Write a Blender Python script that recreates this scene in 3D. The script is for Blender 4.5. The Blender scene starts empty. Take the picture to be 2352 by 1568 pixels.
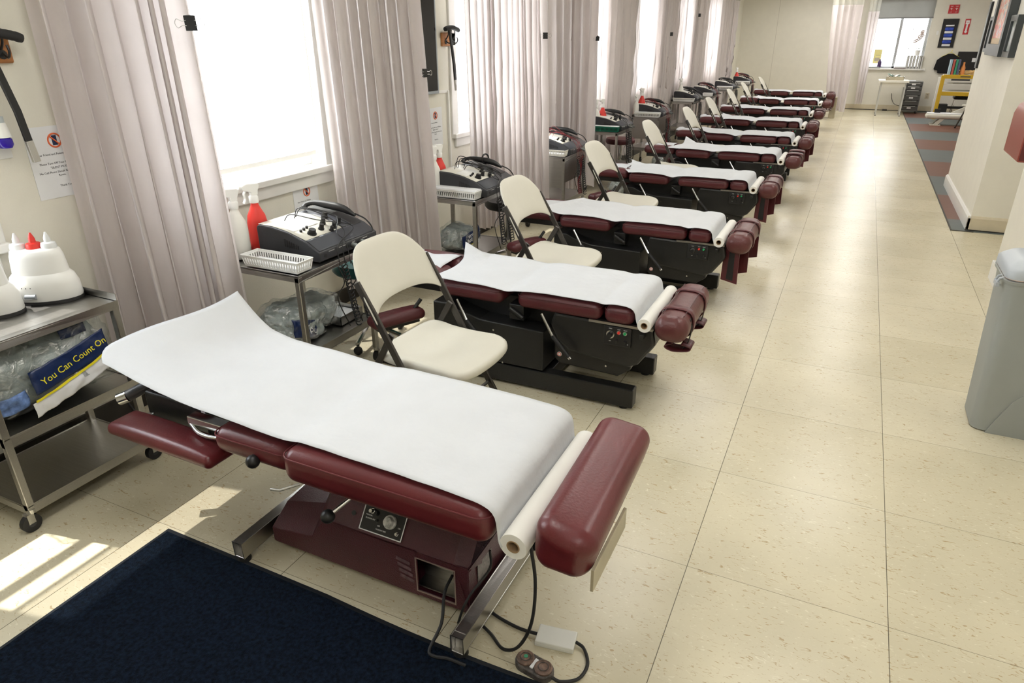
import bpy, bmesh, math, random
from mathutils import Vector, Matrix, Euler, noise
PI = math.pi
sc = bpy.context.scene
COL = sc.collection
# ---------------------------------------------------------------- camera
cam_d = bpy.data.cameras.new('camera'); cam_d.sensor_width = 36.0; cam_d.sensor_fit = 'HORIZONTAL'
cam_d.lens = 1563.516 / 2352 * 36.0; cam_d.clip_start = .05; cam_d.clip_end = 200
cam = bpy.data.objects.new('camera', cam_d); COL.objects.link(cam)
def cam_axes(yaw, pitch, roll):
    cy, sy, cp, sp, cr, sr = math.cos(yaw), math.sin(yaw), math.cos(pitch), math.sin(pitch), math.cos(roll), math.sin(roll)
    f = Vector((-sy*cp, cy*cp, -sp)); r = Vector((cy, sy, 0)); u = r.cross(f)
    return cr*r + sr*u, -sr*r + cr*u, f
_r, _u, _f = cam_axes(.449745714, .422094070, -.00482254675)
cam.matrix_world = Matrix(((_r.x, _u.x, -_f.x, .2486), (_r.y, _u.y, -_f.y, -3.0943), (_r.z, _u.z, -_f.z, 1.6456), (0, 0, 0, 1)))
sc.camera = cam
# ---------------------------------------------------------------- world, sun, exposure
world = bpy.data.worlds.new('sky'); sc.world = world; world.use_nodes = True
wb = world.node_tree.nodes['Background']; wb.inputs[0].default_value = (.88, .94, 1, 1); wb.inputs[1].default_value = 10.0
sun_d = bpy.data.lights.new('sun', 'SUN'); sun_d.energy = 11; sun_d.angle = math.radians(.6); sun_d.color = (1, .95, .87)
sun = bpy.data.objects.new('sun', sun_d); COL.objects.link(sun)
SUN_DIR = Vector((.50, .10, -1.0))
sun.rotation_euler = SUN_DIR.to_track_quat('-Z', 'Y').to_euler(); sun.location = (-8, 2, 8)
sc.view_settings.view_transform = 'Standard'; sc.view_settings.look = 'None'
sc.view_settings.exposure = 0.12; sc.view_settings.gamma = 1.0; sc.view_settings.use_curve_mapping = False
sc.cycles.max_bounces = 8; sc.cycles.diffuse_bounces = 5; sc.cycles.transparent_max_bounces = 12
sc.cycles.sample_clamp_indirect = 6; sc.cycles.use_denoising = True
sc.cycles.caustics_reflective = False; sc.cycles.caustics_refractive = False
CEIL = 2.72
def area(name, loc, sx, sy, rot, power, color=(1, 1, 1), portal=False):
    l = bpy.data.lights.new(name, 'AREA'); l.shape = 'RECTANGLE'; l.size = sx; l.size_y = sy; l.energy = power; l.color = color
    if portal: l.cycles.is_portal = True
    o = bpy.data.objects.new(name, l); COL.objects.link(o); o.location = loc; o.rotation_euler = rot
    return o
WINDOWS_Y = [(-2.56, -1.72), (-.85, .26), (1.90, 2.95), (4.25, 5.3), (6.6, 7.7), (8.9, 10.0), (11.2, 12.3)]
XW = -2.65; YB = 15.95
for (a, b) in WINDOWS_Y:
    area('window_portal', (XW-.16, (a+b)/2, 1.62), 1.36, b-a, (0, -PI/2, 0), 1, portal=True)
area('window_portal', (.83, YB+.16, 1.6), 1.17, 1.36, (PI/2, 0, PI), 1, portal=True)
LAMP = 12
FIX = [(-.9, -1.9), (-.9, 1.4), (-.9, 4.7), (-.9, 8.0), (-.9, 11.3), (-.9, 14.2), (.55, -3.6), (.55, .2), (.55, 3.4), (.55, 7), (.55, 10.5), (.55, 14), (3.2, 9.0), (3.2, 13)]
for (x, y) in FIX:
    area('ceiling_lamp_light', (x, y, CEIL-.075), .55, 1.15, (0, 0, 0), LAMP*(1.7 if y > 10 else 1.), (1, .975, .93))
# ---------------------------------------------------------------- materials
MATS = {}
def sh(nt, t, **k):
    n = nt.nodes.new(t)
    for a, v in k.items(): setattr(n, a, v)
    return n
def mat(name, col, rough=.5, metal=0., spec=.5, bump=0., bscale=60., vary=0., vscale=8., coat=0., sheen=0., trans=0., stretch=None, emit=0.):
    if name in MATS: return MATS[name]
    m = bpy.data.materials.new(name); m.use_nodes = True; nt = m.node_tree; p = nt.nodes['Principled BSDF']
    p.inputs['Base Color'].default_value = (*col, 1); p.inputs['Roughness'].default_value = rough; p.inputs['Metallic'].default_value = metal
    p.inputs['Specular IOR Level'].default_value = spec; p.inputs['Coat Weight'].default_value = coat; p.inputs['Sheen Weight'].default_value = sheen
    if emit: p.inputs['Emission Color'].default_value = (*col, 1); p.inputs['Emission Strength'].default_value = emit
    tc = sh(nt, 'ShaderNodeTexCoord'); mp = sh(nt, 'ShaderNodeMapping'); nt.links.new(tc.outputs['Object'], mp.inputs['Vector'])
    if stretch: mp.inputs['Scale'].default_value = stretch
    nz = sh(nt, 'ShaderNodeTexNoise'); nz.inputs['Scale'].default_value = vscale; nz.inputs['Detail'].default_value = 4
    nt.links.new(mp.outputs[0], nz.inputs['Vector'])
    v = max(vary, .02)
    mx = sh(nt, 'ShaderNodeMixRGB', blend_type='MULTIPLY'); mx.inputs[0].default_value = 1; mx.inputs[1].default_value = (*col, 1)
    cr = sh(nt, 'ShaderNodeMapRange'); cr.inputs['From Min'].default_value = .3; cr.inputs['From Max'].default_value = .7
    cr.inputs['To Min'].default_value = 1-v; cr.inputs['To Max'].default_value = 1+v
    nt.links.new(nz.outputs[0], cr.inputs[0]); nt.links.new(cr.outputs[0], mx.inputs[2]); nt.links.new(mx.outputs[0], p.inputs['Base Color'])
    if bump:
        n2 = sh(nt, 'ShaderNodeTexNoise'); n2.inputs['Scale'].default_value = bscale; n2.inputs['Detail'].default_value = 5
        b = sh(nt, 'ShaderNodeBump'); b.inputs['Strength'].default_value = bump; b.inputs['Distance'].default_value = .01
        nt.links.new(mp.outputs[0], n2.inputs['Vector']); nt.links.new(n2.outputs[0], b.inputs['Height']); nt.links.new(b.outputs[0], p.inputs['Normal'])
    if trans:
        out = nt.nodes['Material Output']; tr = sh(nt, 'ShaderNodeBsdfTranslucent'); nt.links.new(mx.outputs[0], tr.inputs[0])
        ms = sh(nt, 'ShaderNodeMixShader'); ms.inputs[0].default_value = trans
        nt.links.new(p.outputs[0], ms.inputs[1]); nt.links.new(tr.outputs[0], ms.inputs[2]); nt.links.new(ms.outputs[0], out.inputs['Surface'])
    MATS[name] = m
    return m
def see_through_mat(name, col, amount, rough=.3, transl=.0):
    """cloth or film that lets part of the light straight through"""
    m = bpy.data.materials.new(name); m.use_nodes = True; nt = m.node_tree; p = nt.nodes['Principled BSDF']; out = nt.nodes['Material Output']
    p.inputs['Base Color'].default_value = (*col, 1); p.inputs['Roughness'].default_value = rough
    tr = sh(nt, 'ShaderNodeBsdfTransparent'); tl = sh(nt, 'ShaderNodeBsdfTranslucent'); tl.inputs[0].default_value = (*col, 1)
    a = sh(nt, 'ShaderNodeMixShader'); a.inputs[0].default_value = transl; b = sh(nt, 'ShaderNodeMixShader'); b.inputs[0].default_value = amount
    nt.links.new(p.outputs[0], a.inputs[1]); nt.links.new(tl.outputs[0], a.inputs[2]); nt.links.new(a.outputs[0], b.inputs[1]); nt.links.new(tr.outputs[0], b.inputs[2])
    nt.links.new(b.outputs[0], out.inputs['Surface'])
    MATS[name] = m
    return m
WALL = mat('cream_wall', (.76, .735, .65), .55, bump=.15, bscale=140, vary=.02)
WHITEWALL = mat('white_wall_paint', (.80, .775, .69), .6, bump=.1, bscale=160)
TRIM = mat('white_trim', (.80, .79, .76), .4)
DARKBASE = mat('dark_baseboard', (.03, .026, .022), .5, vary=.3)
BEIGEBASE = mat('beige_baseboard', (.62, .55, .41), .45, vary=.06)
CEILM = mat('ceiling_tile', (.8, .79, .75), .8)
MAROON = mat('maroon_vinyl', (.108, .014, .017), .33, spec=.5, bump=.07, bscale=120, vary=.12, vscale=5)
MAROON2 = mat('maroon_leather', (.085, .014, .018), .40, spec=.5, bump=.16, bscale=70, vary=.15, vscale=4)
BROWNBOL = mat('brown_maroon_leather', (.095, .022, .022), .38, bump=.16, bscale=70, vary=.15, vscale=4)
SEAM = mat('maroon_thread', (.125, .022, .025), .5)
MAROONP = mat('maroon_paint', (.065, .012, .020), .34, bump=.3, bscale=220, vary=.15, vscale=12)
BLACKM = mat('black_metal', (.012, .012, .012), .34, bump=.15, bscale=250)
BLACKP = mat('black_plastic', (.010, .010, .011), .42)
DARKPL = mat('charcoal_plastic', (.030, .031, .036), .45, bump=.1, bscale=300)
GREYPL = mat('slate_panel', (.055, .058, .070), .4)
RUBBER = mat('black_rubber', (.012, .012, .013), .6)
STEEL = mat('stainless_steel', (.50, .49, .47), .30, metal=1., bump=.08, bscale=8, stretch=(1, 60, 60), vary=.08)
CHROME = mat('chrome', (.62, .62, .62), .12, metal=1.)
PAPER = mat('exam_paper_white', (.755, .775, .805), .75, spec=.2, bump=.5, bscale=22, trans=.22)
PAPERROLL = mat('paper_roll_cream', (.80, .79, .75), .7, spec=.2)
CARDB = mat('cardboard', (.33, .22, .12), .8)
CHAIRPL = mat('cream_plastic', (.63, .61, .53), .42, bump=.06, bscale=320)
CHAIRFR = mat('bronze_frame', (.060, .054, .048), .38, metal=.55)
WHITEPL = mat('white_plastic', (.85, .85, .83), .3)
CREAMPL = mat('panel_cream', (.72, .70, .62), .45)
REDPL = mat('red_plastic', (.68, .035, .025), .38)
WOOD = mat('oak_wood', (.40, .16, .045), .45, vary=.3, vscale=12, stretch=(1, .2, 6))
RUG = mat('navy_rug', (.0055, .011, .022), .95, spec=.1, bump=1., bscale=260, vary=.55, vscale=90)
RUGEDGE = mat('rug_rubber_edge', (.008, .012, .02), .8)
GREYTRASH = mat('grey_trash_plastic', (.30, .315, .30), .55, bump=.1, bscale=400)
LIDGREY = mat('grey_lid_plastic', (.40, .43, .46), .4)
CURTAIN = mat('mauve_curtain_cloth', (.80, .745, .735), .85, spec=.15, sheen=.2, bump=.06, bscale=400, trans=.30)
NETM = see_through_mat('curtain_net', (.86, .85, .78), .45, .8, .4)
BLIND = see_through_mat('roller_blind_cloth', (.95, .94, .90), .30, .8, .65)
BLINDG = mat('grey_blind_cloth', (.42, .42, .40), .8, trans=.35)
GLASS = see_through_mat('window_glass', (.9, .95, .95), .93, .02)
YELLOW = mat('yellow_paint', (.58, .36, .02), .4)
TEAL = mat('teal_vinyl', (.01, .10, .10), .4)
PRINT = mat('poster_paper', (.80, .81, .83), .7)
INK = mat('ink', (.05, .05, .06), .6)
ORANGE = mat('orange_ink', (.75, .13, .03), .5)
NAVYINK = mat('navy_ink', (.012, .025, .08), .5)
NAVYFILM = mat('navy_plastic_film', (.010, .025, .095), .3, bump=.5, bscale=30)
YELINK = mat('yellow_ink', (.85, .75, .02), .5)
CLOTHG = mat('grey_green_cloth', (.38, .42, .41), .8, bump=.8, bscale=22, vary=.3, vscale=14)
WHITEINK = mat('white_ink', (.85, .85, .85), .5)
PURPLE = mat('violet_liquid', (.03, .01, .35), .1)
GREEN = mat('green_plastic', (.01, .16, .10), .4)
REDCORD = mat('red_cord', (.22, .012, .018), .5)
BLUECL = mat('blue_cloth', (.03, .07, .42), .8, vary=.4, vscale=20)
TAN = mat('tan_metal', (.42, .37, .26), .4, vary=.15)
DOOR = mat('red_sheet_metal', (.26, .05, .035), .32)
def film_mat():
    m = bpy.data.materials.new('clear_crinkled_film'); m.use_nodes = True; nt = m.node_tree; out = nt.nodes['Material Output']
    nt.nodes.remove(nt.nodes['Principled BSDF'])
    gl = sh(nt, 'ShaderNodeBsdfGlossy'); gl.inputs['Roughness'].default_value = .12; tr = sh(nt, 'ShaderNodeBsdfTransparent'); tr.inputs[0].default_value = (.93, .95, .95, 1)
    tc = sh(nt, 'ShaderNodeTexCoord'); nz = sh(nt, 'ShaderNodeTexNoise'); nz.inputs['Scale'].default_value = 13; nz.inputs['Detail'].default_value = 6; nz.inputs['Distortion'].default_value = 2.2
    nt.links.new(tc.outputs['Object'], nz.inputs['Vector'])
    b = sh(nt, 'ShaderNodeBump'); b.inputs['Strength'].default_value = .9; b.inputs['Distance'].default_value = .02; nt.links.new(nz.outputs[0], b.inputs['Height']); nt.links.new(b.outputs[0], gl.inputs['Normal'])
    mr = sh(nt, 'ShaderNodeMapRange'); mr.inputs['From Min'].default_value = .42; mr.inputs['From Max'].default_value = .68; mr.inputs['To Min'].default_value = .08; mr.inputs['To Max'].default_value = .42
    nt.links.new(nz.outputs[0], mr.inputs[0])
    mx = sh(nt, 'ShaderNodeMixShader'); nt.links.new(mr.outputs[0], mx.inputs[0]); nt.links.new(tr.outputs[0], mx.inputs[1]); nt.links.new(gl.outputs[0], mx.inputs[2]); nt.links.new(mx.outputs[0], out.inputs['Surface'])
    return m
FILM = film_mat()
def floor_mat():
    m = bpy.data.materials.new('vinyl_floor_tiles'); m.use_nodes = True; nt = m.node_tree; p = nt.nodes['Principled BSDF']; L = nt.links.new
    g = sh(nt, 'ShaderNodeNewGeometry'); mp = sh(nt, 'ShaderNodeMapping'); mp.inputs['Location'].default_value = (20, 20, 0); L(g.outputs['Position'], mp.inputs['Vector'])
    mp.inputs['Scale'].default_value = (1/.61, 1/.61, 1)
    sep = sh(nt, 'ShaderNodeSeparateXYZ'); L(mp.outputs[0], sep.inputs[0])
    def M(op, a, b=None):
        n = sh(nt, 'ShaderNodeMath', operation=op)
        for i, x in enumerate((a, b)):
            if x is None: continue
            if isinstance(x, (int, float)): n.inputs[i].default_value = x
            else: L(x, n.inputs[i])
        return n.outputs[0]
    def line(c, w):
        f = M('FRACT', c); d = M('MINIMUM', f, M('SUBTRACT', 1., f)); return M('LESS_THAN', d, w)
    lx = line(sep.outputs[0], .0021); ly = line(sep.outputs[1], .0017)
    ln = M('MAXIMUM', lx, M('MULTIPLY', ly, .75))
    cell = sh(nt, 'ShaderNodeCombineXYZ'); L(M('FLOOR', sep.outputs[0]), cell.inputs[0]); L(M('FLOOR', sep.outputs[1]), cell.inputs[1])
    wn = sh(nt, 'ShaderNodeTexWhiteNoise'); L(cell.outputs[0], wn.inputs['Vector'])
    # flecks, turned and stretched
    mp2 = sh(nt, 'ShaderNodeMapping'); mp2.inputs['Scale'].default_value = (34, 80, 1); mp2.inputs['Rotation'].default_value = (0, 0, .35); L(g.outputs['Position'], mp2.inputs['Vector'])
    n1 = sh(nt, 'ShaderNodeTexNoise'); n1.inputs['Scale'].default_value = 1; n1.inputs['Detail'].default_value = 3; n1.inputs['Distortion'].default_value = 1.6; L(mp2.outputs[0], n1.inputs['Vector'])
    n2 = sh(nt, 'ShaderNodeTexNoise'); n2.inputs['Scale'].default_value = 2.3; n2.inputs['Detail'].default_value = 5; L(g.outputs['Position'], n2.inputs['Vector'])
    fl = sh(nt, 'ShaderNodeMapRange'); fl.inputs['From Min'].default_value = .615; fl.inputs['From Max'].default_value = .69; L(n1.outputs[0], fl.inputs[0])
    fl2 = M('MULTIPLY', fl.outputs[0], .62)
    lt = sh(nt, 'ShaderNodeMapRange'); lt.inputs['From Min'].default_value = .36; lt.inputs['From Max'].default_value = .30; L(n1.outputs[0], lt.inputs[0])
    base = sh(nt, 'ShaderNodeMixRGB'); base.inputs[1].default_value = (.60, .545, .395, 1); base.inputs[2].default_value = (.66, .605, .45, 1); L(wn.outputs[0], base.inputs[0])
    bl = sh(nt, 'ShaderNodeMixRGB', blend_type='MULTIPLY'); bl.inputs[0].default_value = .5
    mr = sh(nt, 'ShaderNodeMapRange'); mr.inputs['From Min'].default_value = .3; mr.inputs['From Max'].default_value = .7; mr.inputs['To Min'].default_value = .80; mr.inputs['To Max'].default_value = 1.1; L(n2.outputs[0], mr.inputs[0])
    L(base.outputs[0], bl.inputs[1]); L(mr.outputs[0], bl.inputs[2])
    a = sh(nt, 'ShaderNodeMixRGB'); a.inputs[2].default_value = (.33, .20, .07, 1); L(fl2, a.inputs[0]); L(bl.outputs[0], a.inputs[1])
    a2 = sh(nt, 'ShaderNodeMixRGB'); a2.inputs[2].default_value = (.80, .76, .62, 1); L(M('MULTIPLY', lt.outputs[0], .5), a2.inputs[0]); L(a.outputs[0], a2.inputs[1])
    c = sh(nt, 'ShaderNodeMixRGB'); c.inputs[2].default_value = (.07, .055, .035, 1); L(M('MULTIPLY', ln, .85), c.inputs[0]); L(a2.outputs[0], c.inputs[1]); L(c.outputs[0], p.inputs['Base Color'])
    p.inputs['Roughness'].default_value = .27; p.inputs['Specular IOR Level'].default_value = .45
    n3 = sh(nt, 'ShaderNodeTexNoise'); n3.inputs['Scale'].default_value = 6; n3.inputs['Detail'].default_value = 4; L(g.outputs['Position'], n3.inputs['Vector'])
    b = sh(nt, 'ShaderNodeBump'); b.inputs['Strength'].default_value = .12; b.inputs['Distance'].default_value = .01; L(n3.outputs[0], b.inputs['Height']); L(b.outputs[0], p.inputs['Normal'])
    return m
FLOORM = floor_mat()
def stripe_mat():
    m = bpy.data.materials.new('striped_carpet_tiles'); m.use_nodes = True; nt = m.node_tree; p = nt.nodes['Principled BSDF']; L = nt.links.new
    g = sh(nt, 'ShaderNodeNewGeometry'); sep = sh(nt, 'ShaderNodeSeparateXYZ'); L(g.outputs['Position'], sep.inputs[0])
    a = sh(nt, 'ShaderNodeMath', operation='MULTIPLY_ADD'); a.inputs[1].default_value = 1/2.44; a.inputs[2].default_value = 10-4.62/2.44; L(sep.outputs[1], a.inputs[0])
    f = sh(nt, 'ShaderNodeMath', operation='FRACT'); L(a.outputs[0], f.inputs[0]); l = sh(nt, 'ShaderNodeMath', operation='LESS_THAN'); l.inputs[1].default_value = .5; L(f.outputs[0], l.inputs[0])
    mp = sh(nt, 'ShaderNodeMapping'); mp.inputs['Scale'].default_value = (3, 60, 1); L(g.outputs['Position'], mp.inputs[0])
    nz = sh(nt, 'ShaderNodeTexNoise'); nz.inputs['Scale'].default_value = 1; L(mp.outputs[0], nz.inputs['Vector'])
    mx = sh(nt, 'ShaderNodeMixRGB'); mx.inputs[1].default_value = (.105, .125, .125, 1); mx.inputs[2].default_value = (.155, .060, .038, 1); L(l.outputs[0], mx.inputs[0])
    mr = sh(nt, 'ShaderNodeMapRange'); mr.inputs['To Min'].default_value = .7; mr.inputs['To Max'].default_value = 1.3; L(nz.outputs[0], mr.inputs[0])
    mu = sh(nt, 'ShaderNodeMixRGB', blend_type='MULTIPLY'); mu.inputs[0].default_value = 1; L(mx.outputs[0], mu.inputs[1]); L(mr.outputs[0], mu.inputs[2]); L(mu.outputs[0], p.inputs['Base Color'])
    p.inputs['Roughness'].default_value = .45
    return m
STRIPEM = stripe_mat()
def brick_mat():
    m = bpy.data.materials.new('pale_brick'); m.use_nodes = True; nt = m.node_tree; p = nt.nodes['Principled BSDF']; L = nt.links.new
    g = sh(nt, 'ShaderNodeNewGeometry'); s = sh(nt, 'ShaderNodeSeparateXYZ'); c = sh(nt, 'ShaderNodeCombineXYZ'); L(g.outputs['Position'], s.inputs[0]); L(s.outputs[0], c.inputs[0]); L(s.outputs[2], c.inputs[1])
    b = sh(nt, 'ShaderNodeTexBrick'); b.inputs['Scale'].default_value = 4; b.inputs['Color1'].default_value = (.75, .70, .66, 1); b.inputs['Color2'].default_value = (.6, .55, .52, 1); b.inputs['Mortar'].default_value = (.85, .85, .85, 1)
    L(c.outputs[0], b.inputs['Vector']); L(b.outputs[0], p.inputs['Base Color']); p.inputs['Roughness'].default_value = .9
    return m
BRICK = brick_mat()
def art_mat(seed, cols):
    m = bpy.data.materials.new('abstract_print'); m.use_nodes = True; nt = m.node_tree; p = nt.nodes['Principled BSDF']; L = nt.links.new
    tc = sh(nt, 'ShaderNodeTexCoord'); nz = sh(nt, 'ShaderNodeTexNoise', noise_dimensions='4D'); nz.inputs['W'].default_value = seed; nz.inputs['Scale'].default_value = 9; nz.inputs['Distortion'].default_value = 1.5; L(tc.outputs['Object'], nz.inputs['Vector'])
    r = sh(nt, 'ShaderNodeValToRGB'); e = r.color_ramp.elements
    while len(e) < len(cols): e.new(.5)
    for i, c in enumerate(cols): e[i].position = .32 + .36*i/(len(cols)-1); e[i].color = (*c, 1)
    L(nz.outputs[0], r.inputs[0]); L(r.outputs[0], p.inputs['Base Color']); p.inputs['Roughness'].default_value = .3
    return m
# ---------------------------------------------------------------- mesh helpers
class MB:
    def __init__(s): s.v = []; s.f = []; s.m = []; s.mats = []
    def mi(s, m):
        if m is None: return 0
        if m not in s.mats: s.mats.append(m)
        return s.mats.index(m)
    def add(s, vs, fs, mt=None):
        o = len(s.v); s.v += [Vector(v) for v in vs]; k = s.mi(mt) if mt else 0
        s.f += [tuple(i+o for i in f) for f in fs]; s.m += [k]*len(fs)
        return s
    def box(s, c, d, rot=None, mt=None):
        R = Euler(rot).to_matrix() if rot else Matrix.Identity(3); c = Vector(c)
        vs = [c + R @ Vector((x*d[0]/2, y*d[1]/2, z*d[2]/2)) for x in (-1, 1) for y in (-1, 1) for z in (-1, 1)]
        return s.add(vs, [(0, 1, 3, 2), (4, 6, 7, 5), (0, 4, 5, 1), (2, 3, 7, 6), (0, 2, 6, 4), (1, 5, 7, 3)], mt)
    def bb(s, x0, x1, y0, y1, z0, z1, mt=None):
        return s.box(((x0+x1)/2, (y0+y1)/2, (z0+z1)/2), (x1-x0, y1-y0, z1-z0), None, mt)
    def prism(s, poly, y0, y1, axis='y', mt=None):
        """polygon in x,z pushed along y (axis y), in x,y along z (axis z), in y,z along x (axis x)"""
        n = len(poly)
        P = {'y': lambda a, b, t: (a, t, b), 'z': lambda a, b, t: (a, b, t), 'x': lambda a, b, t: (t, a, b)}[axis]
        vs = [P(a, b, y0) for a, b in poly] + [P(a, b, y1) for a, b in poly]
        return s.add(vs, [tuple(range(n))[::-1], tuple(range(n, 2*n))] + [(i, (i+1) % n, n+(i+1) % n, n+i) for i in range(n)], mt)
    def tube(s, pts, r, seg=10, closed=False, mt=None, square=None):
        pts = [Vector(p) for p in pts]; n = len(pts); rings = []
        rr = r if isinstance(r, (list, tuple)) else [r]*n
        prev = None
        for i, p in enumerate(pts):
            a = pts[(i-1) % n] if (closed or i) else p; b = pts[(i+1) % n] if (closed or i < n-1) else p
            t = (b-a).normalized() if (b-a).length > 1e-9 else Vector((0, 0, 1))
            if prev is None:
                up = Vector((0, 0, 1)) if abs(t.z) < .95 else Vector((0, 1, 0)); u = t.cross(up).normalized()
            else:
                u = (prev - t*prev.dot(t)); u = u.normalized() if u.length > 1e-6 else t.orthogonal().normalized()
            prev = u; w = t.cross(u)
            if square: rings.append([p + u*x*square[0]/2 + w*y*square[1]/2 for x, y in ((-1, -1), (1, -1), (1, 1), (-1, 1))])
            else: rings.append([p + (u*math.cos(2*PI*k/seg) + w*math.sin(2*PI*k/seg))*rr[i] for k in range(seg)])
        m = len(rings[0]); vs = [v for q in rings for v in q]; fs = []
        for i in range(n if closed else n-1):
            j = (i+1) % n
            fs += [(i*m+k, i*m+(k+1) % m, j*m+(k+1) % m, j*m+k) for k in range(m)]
        if not closed: fs += [tuple(range(m))[::-1], tuple(range((n-1)*m, n*m))]
        return s.add(vs, fs, mt)
    def cyl(s, a, b, r, seg=20, mt=None, r2=None): return s.tube([a, b], [r, r if r2 is None else r2], seg, mt=mt)
    def lathe(s, prof, seg=24, c=(0, 0, 0), sx=1, sy=1, mt=None, rot=None):
        c = Vector(c); n = len(prof); R = Euler(rot).to_matrix() if rot else Matrix.Identity(3)
        vs = [c + R @ Vector((r*sx*math.cos(2*PI*k/seg), r*sy*math.sin(2*PI*k/seg), z)) for r, z in prof for k in range(seg)]
        fs = [(i*seg+k, i*seg+(k+1) % seg, (i+1)*seg+(k+1) % seg, (i+1)*seg+k) for i in range(n-1) for k in range(seg)]
        if prof[0][0] > 1e-5: fs.append(tuple(range(seg))[::-1])
        if prof[-1][0] > 1e-5: fs.append(tuple(range((n-1)*seg, n*seg)))
        return s.add(vs, fs, mt)
    def sphere(s, c, r, seg=16, mt=None, sc3=(1, 1, 1)):
        n = seg//2; return s.lathe([(r*math.sin(PI*i/n), -r*math.cos(PI*i/n)*sc3[2]) for i in range(n+1)], seg, c, sc3[0], sc3[1], mt)
    def grid(s, fn, nu, nv, mt=None, wrap=False):
        vs = [fn(i/nu, j/nv) for i in range(nu+1) for j in range(nv+1)]; w = nv+1
        return s.add(vs, [(i*w+j, (i+1)*w+j, (i+1)*w+j+1, i*w+j+1) for i in range(nu) for j in range(nv)], mt)
    def rbox(s, c, d, r, k=4, mid=6, crown=0., rot=None, fn=None, mt=None):
        """soft box: rounded edges, puffed top"""
        h = [x/2 for x in d]; c = Vector(c); R = Euler(rot).to_matrix() if rot else Matrix.Identity(3)
        rs = [min(r, x*.98) for x in h]
        def vals(i):
            a = [-h[i]+rs[i]*j/k for j in range(k+1)]; b = [(-h[i]+rs[i]) + (2*h[i]-2*rs[i])*j/mid for j in range(1, mid)] if 2*h[i]-2*rs[i] > 1e-4 else []
            return a + b + [h[i]-rs[i]*(k-j)/k for j in range(k+1)]
        V = [vals(i) for i in range(3)]
        def mapp(p):
            inn = Vector([max(-h[i]+rs[i], min(h[i]-rs[i], p[i])) for i in range(3)]); q = Vector(p)-inn
            q = Vector([q[i]/rs[i] for i in range(3)])
            if q.length > 1e-9: q = q.normalized()
            o = inn + Vector([q[i]*rs[i] for i in range(3)])
            if crown and o.z > 0: o.z += crown*max(0, 1-(o.x/h[0])**4)*max(0, 1-(o.y/h[1])**4)*(o.z/h[2])
            if fn: o = fn(o)
            return c + R @ o
        for ax in range(3):
            a, b = [(1, 2), (2, 0), (0, 1)][ax]
            for sg in (-1, 1):
                A, B = V[a], V[b]; vs = []
                for x in A:
                    for y in B:
                        p = [0, 0, 0]; p[ax] = sg*h[ax]; p[a] = x; p[b] = y; vs.append(mapp(p))
                w = len(B); fs = [(i*w+j, (i+1)*w+j, (i+1)*w+j+1, i*w+j+1) for i in range(len(A)-1) for j in range(w-1)]
                if sg < 0: fs = [f[::-1] for f in fs]
                s.add(vs, fs, mt)
        return s
    def build(s, name, m=None, parent=None, smooth=True, bevel=0, loc=None, weld=True, angle=40, solid=0):
        me = bpy.data.meshes.new(name); me.from_pydata([tuple(v) for v in s.v], [], s.f)
        ms = s.mats or [m]
        for x in ms: me.materials.append(x)
        if s.mats:
            for p, k in zip(me.polygons, s.m): p.material_index = k
        if weld:
            b = bmesh.new(); b.from_mesh(me); bmesh.ops.remove_doubles(b, verts=b.verts, dist=1e-5); bmesh.ops.recalc_face_normals(b, faces=b.faces); b.to_mesh(me); b.free()
        if smooth:
            for p in me.polygons: p.use_smooth = True
            try: me.set_sharp_from_angle(angle=math.radians(angle))
            except Exception: pass
        o = bpy.data.objects.new(name, me); COL.objects.link(o)
        if parent: o.parent = parent
        if loc: o.location = loc
        if solid:
            md = o.modifiers.new('thickness', 'SOLIDIFY'); md.thickness = solid; md.offset = -1
        if bevel:
            md = o.modifiers.new('bevel', 'BEVEL'); md.width = bevel; md.segments = 2; md.limit_method = 'ANGLE'; md.angle_limit = math.radians(40)
            if smooth: 
                for p in me.polygons: p.use_smooth = True
        return o
def tag(o, label=None, cat=None, group=None, kind=None):
    if label: o['label'] = label
    if cat: o['category'] = cat
    if group: o['group'] = group
    if kind: o['kind'] = kind
    return o
def thing(name, label, cat, loc=(0, 0, 0), rz=0, group=None):
    o = bpy.data.objects.new(name, None); COL.objects.link(o); o.location = loc; o.rotation_euler = (0, 0, rz); o.empty_display_size = .1
    return tag(o, label, cat, group)
def kids(o): return [c for c in COL.objects if c.parent is o]
def dup(root, loc, rz=0, label=None, group=None):
    def cp(o, parent):
        c = o.copy(); COL.objects.link(c); c.parent = parent
        for ch in kids(o): cp(ch, c)
        return c
    r = cp(root, None); r.location = loc; r.rotation_euler = (0, 0, rz)
    if label: r['label'] = label
    if group: r['group'] = group
    return r
def struct(o): o['kind'] = 'structure'; return o
def lettering(lines, mtx, m, parent, name='lettering', depth=.0004, align='CENTER'):
    """lines: [(text, x, y, size)] laid out in the plane of mtx"""
    mb = MB()
    for (t, x, y, size) in lines:
        cu = bpy.data.curves.new('txt', 'FONT'); cu.body = t; cu.size = size; cu.align_x = align; cu.extrude = depth/2; cu.resolution_u = 2
        ob = bpy.data.objects.new('txt', cu); COL.objects.link(ob); dg = bpy.context.evaluated_depsgraph_get(); dg.update()
        me = bpy.data.meshes.new_from_object(ob.evaluated_get(dg))
        mb.add([mtx @ Vector((v.co.x+x, v.co.y+y, v.co.z)) for v in me.vertices], [tuple(p.vertices) for p in me.polygons])
        bpy.data.objects.remove(ob); bpy.data.curves.remove(cu); bpy.data.meshes.remove(me)
    return mb.build(name, m, parent, smooth=False, weld=False)
def face_x(x, y, z): return Matrix(((0, 0, 1, x), (1, 0, 0, y), (0, 1, 0, z), (0, 0, 0, 1)))      # plane looking to +x
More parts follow.
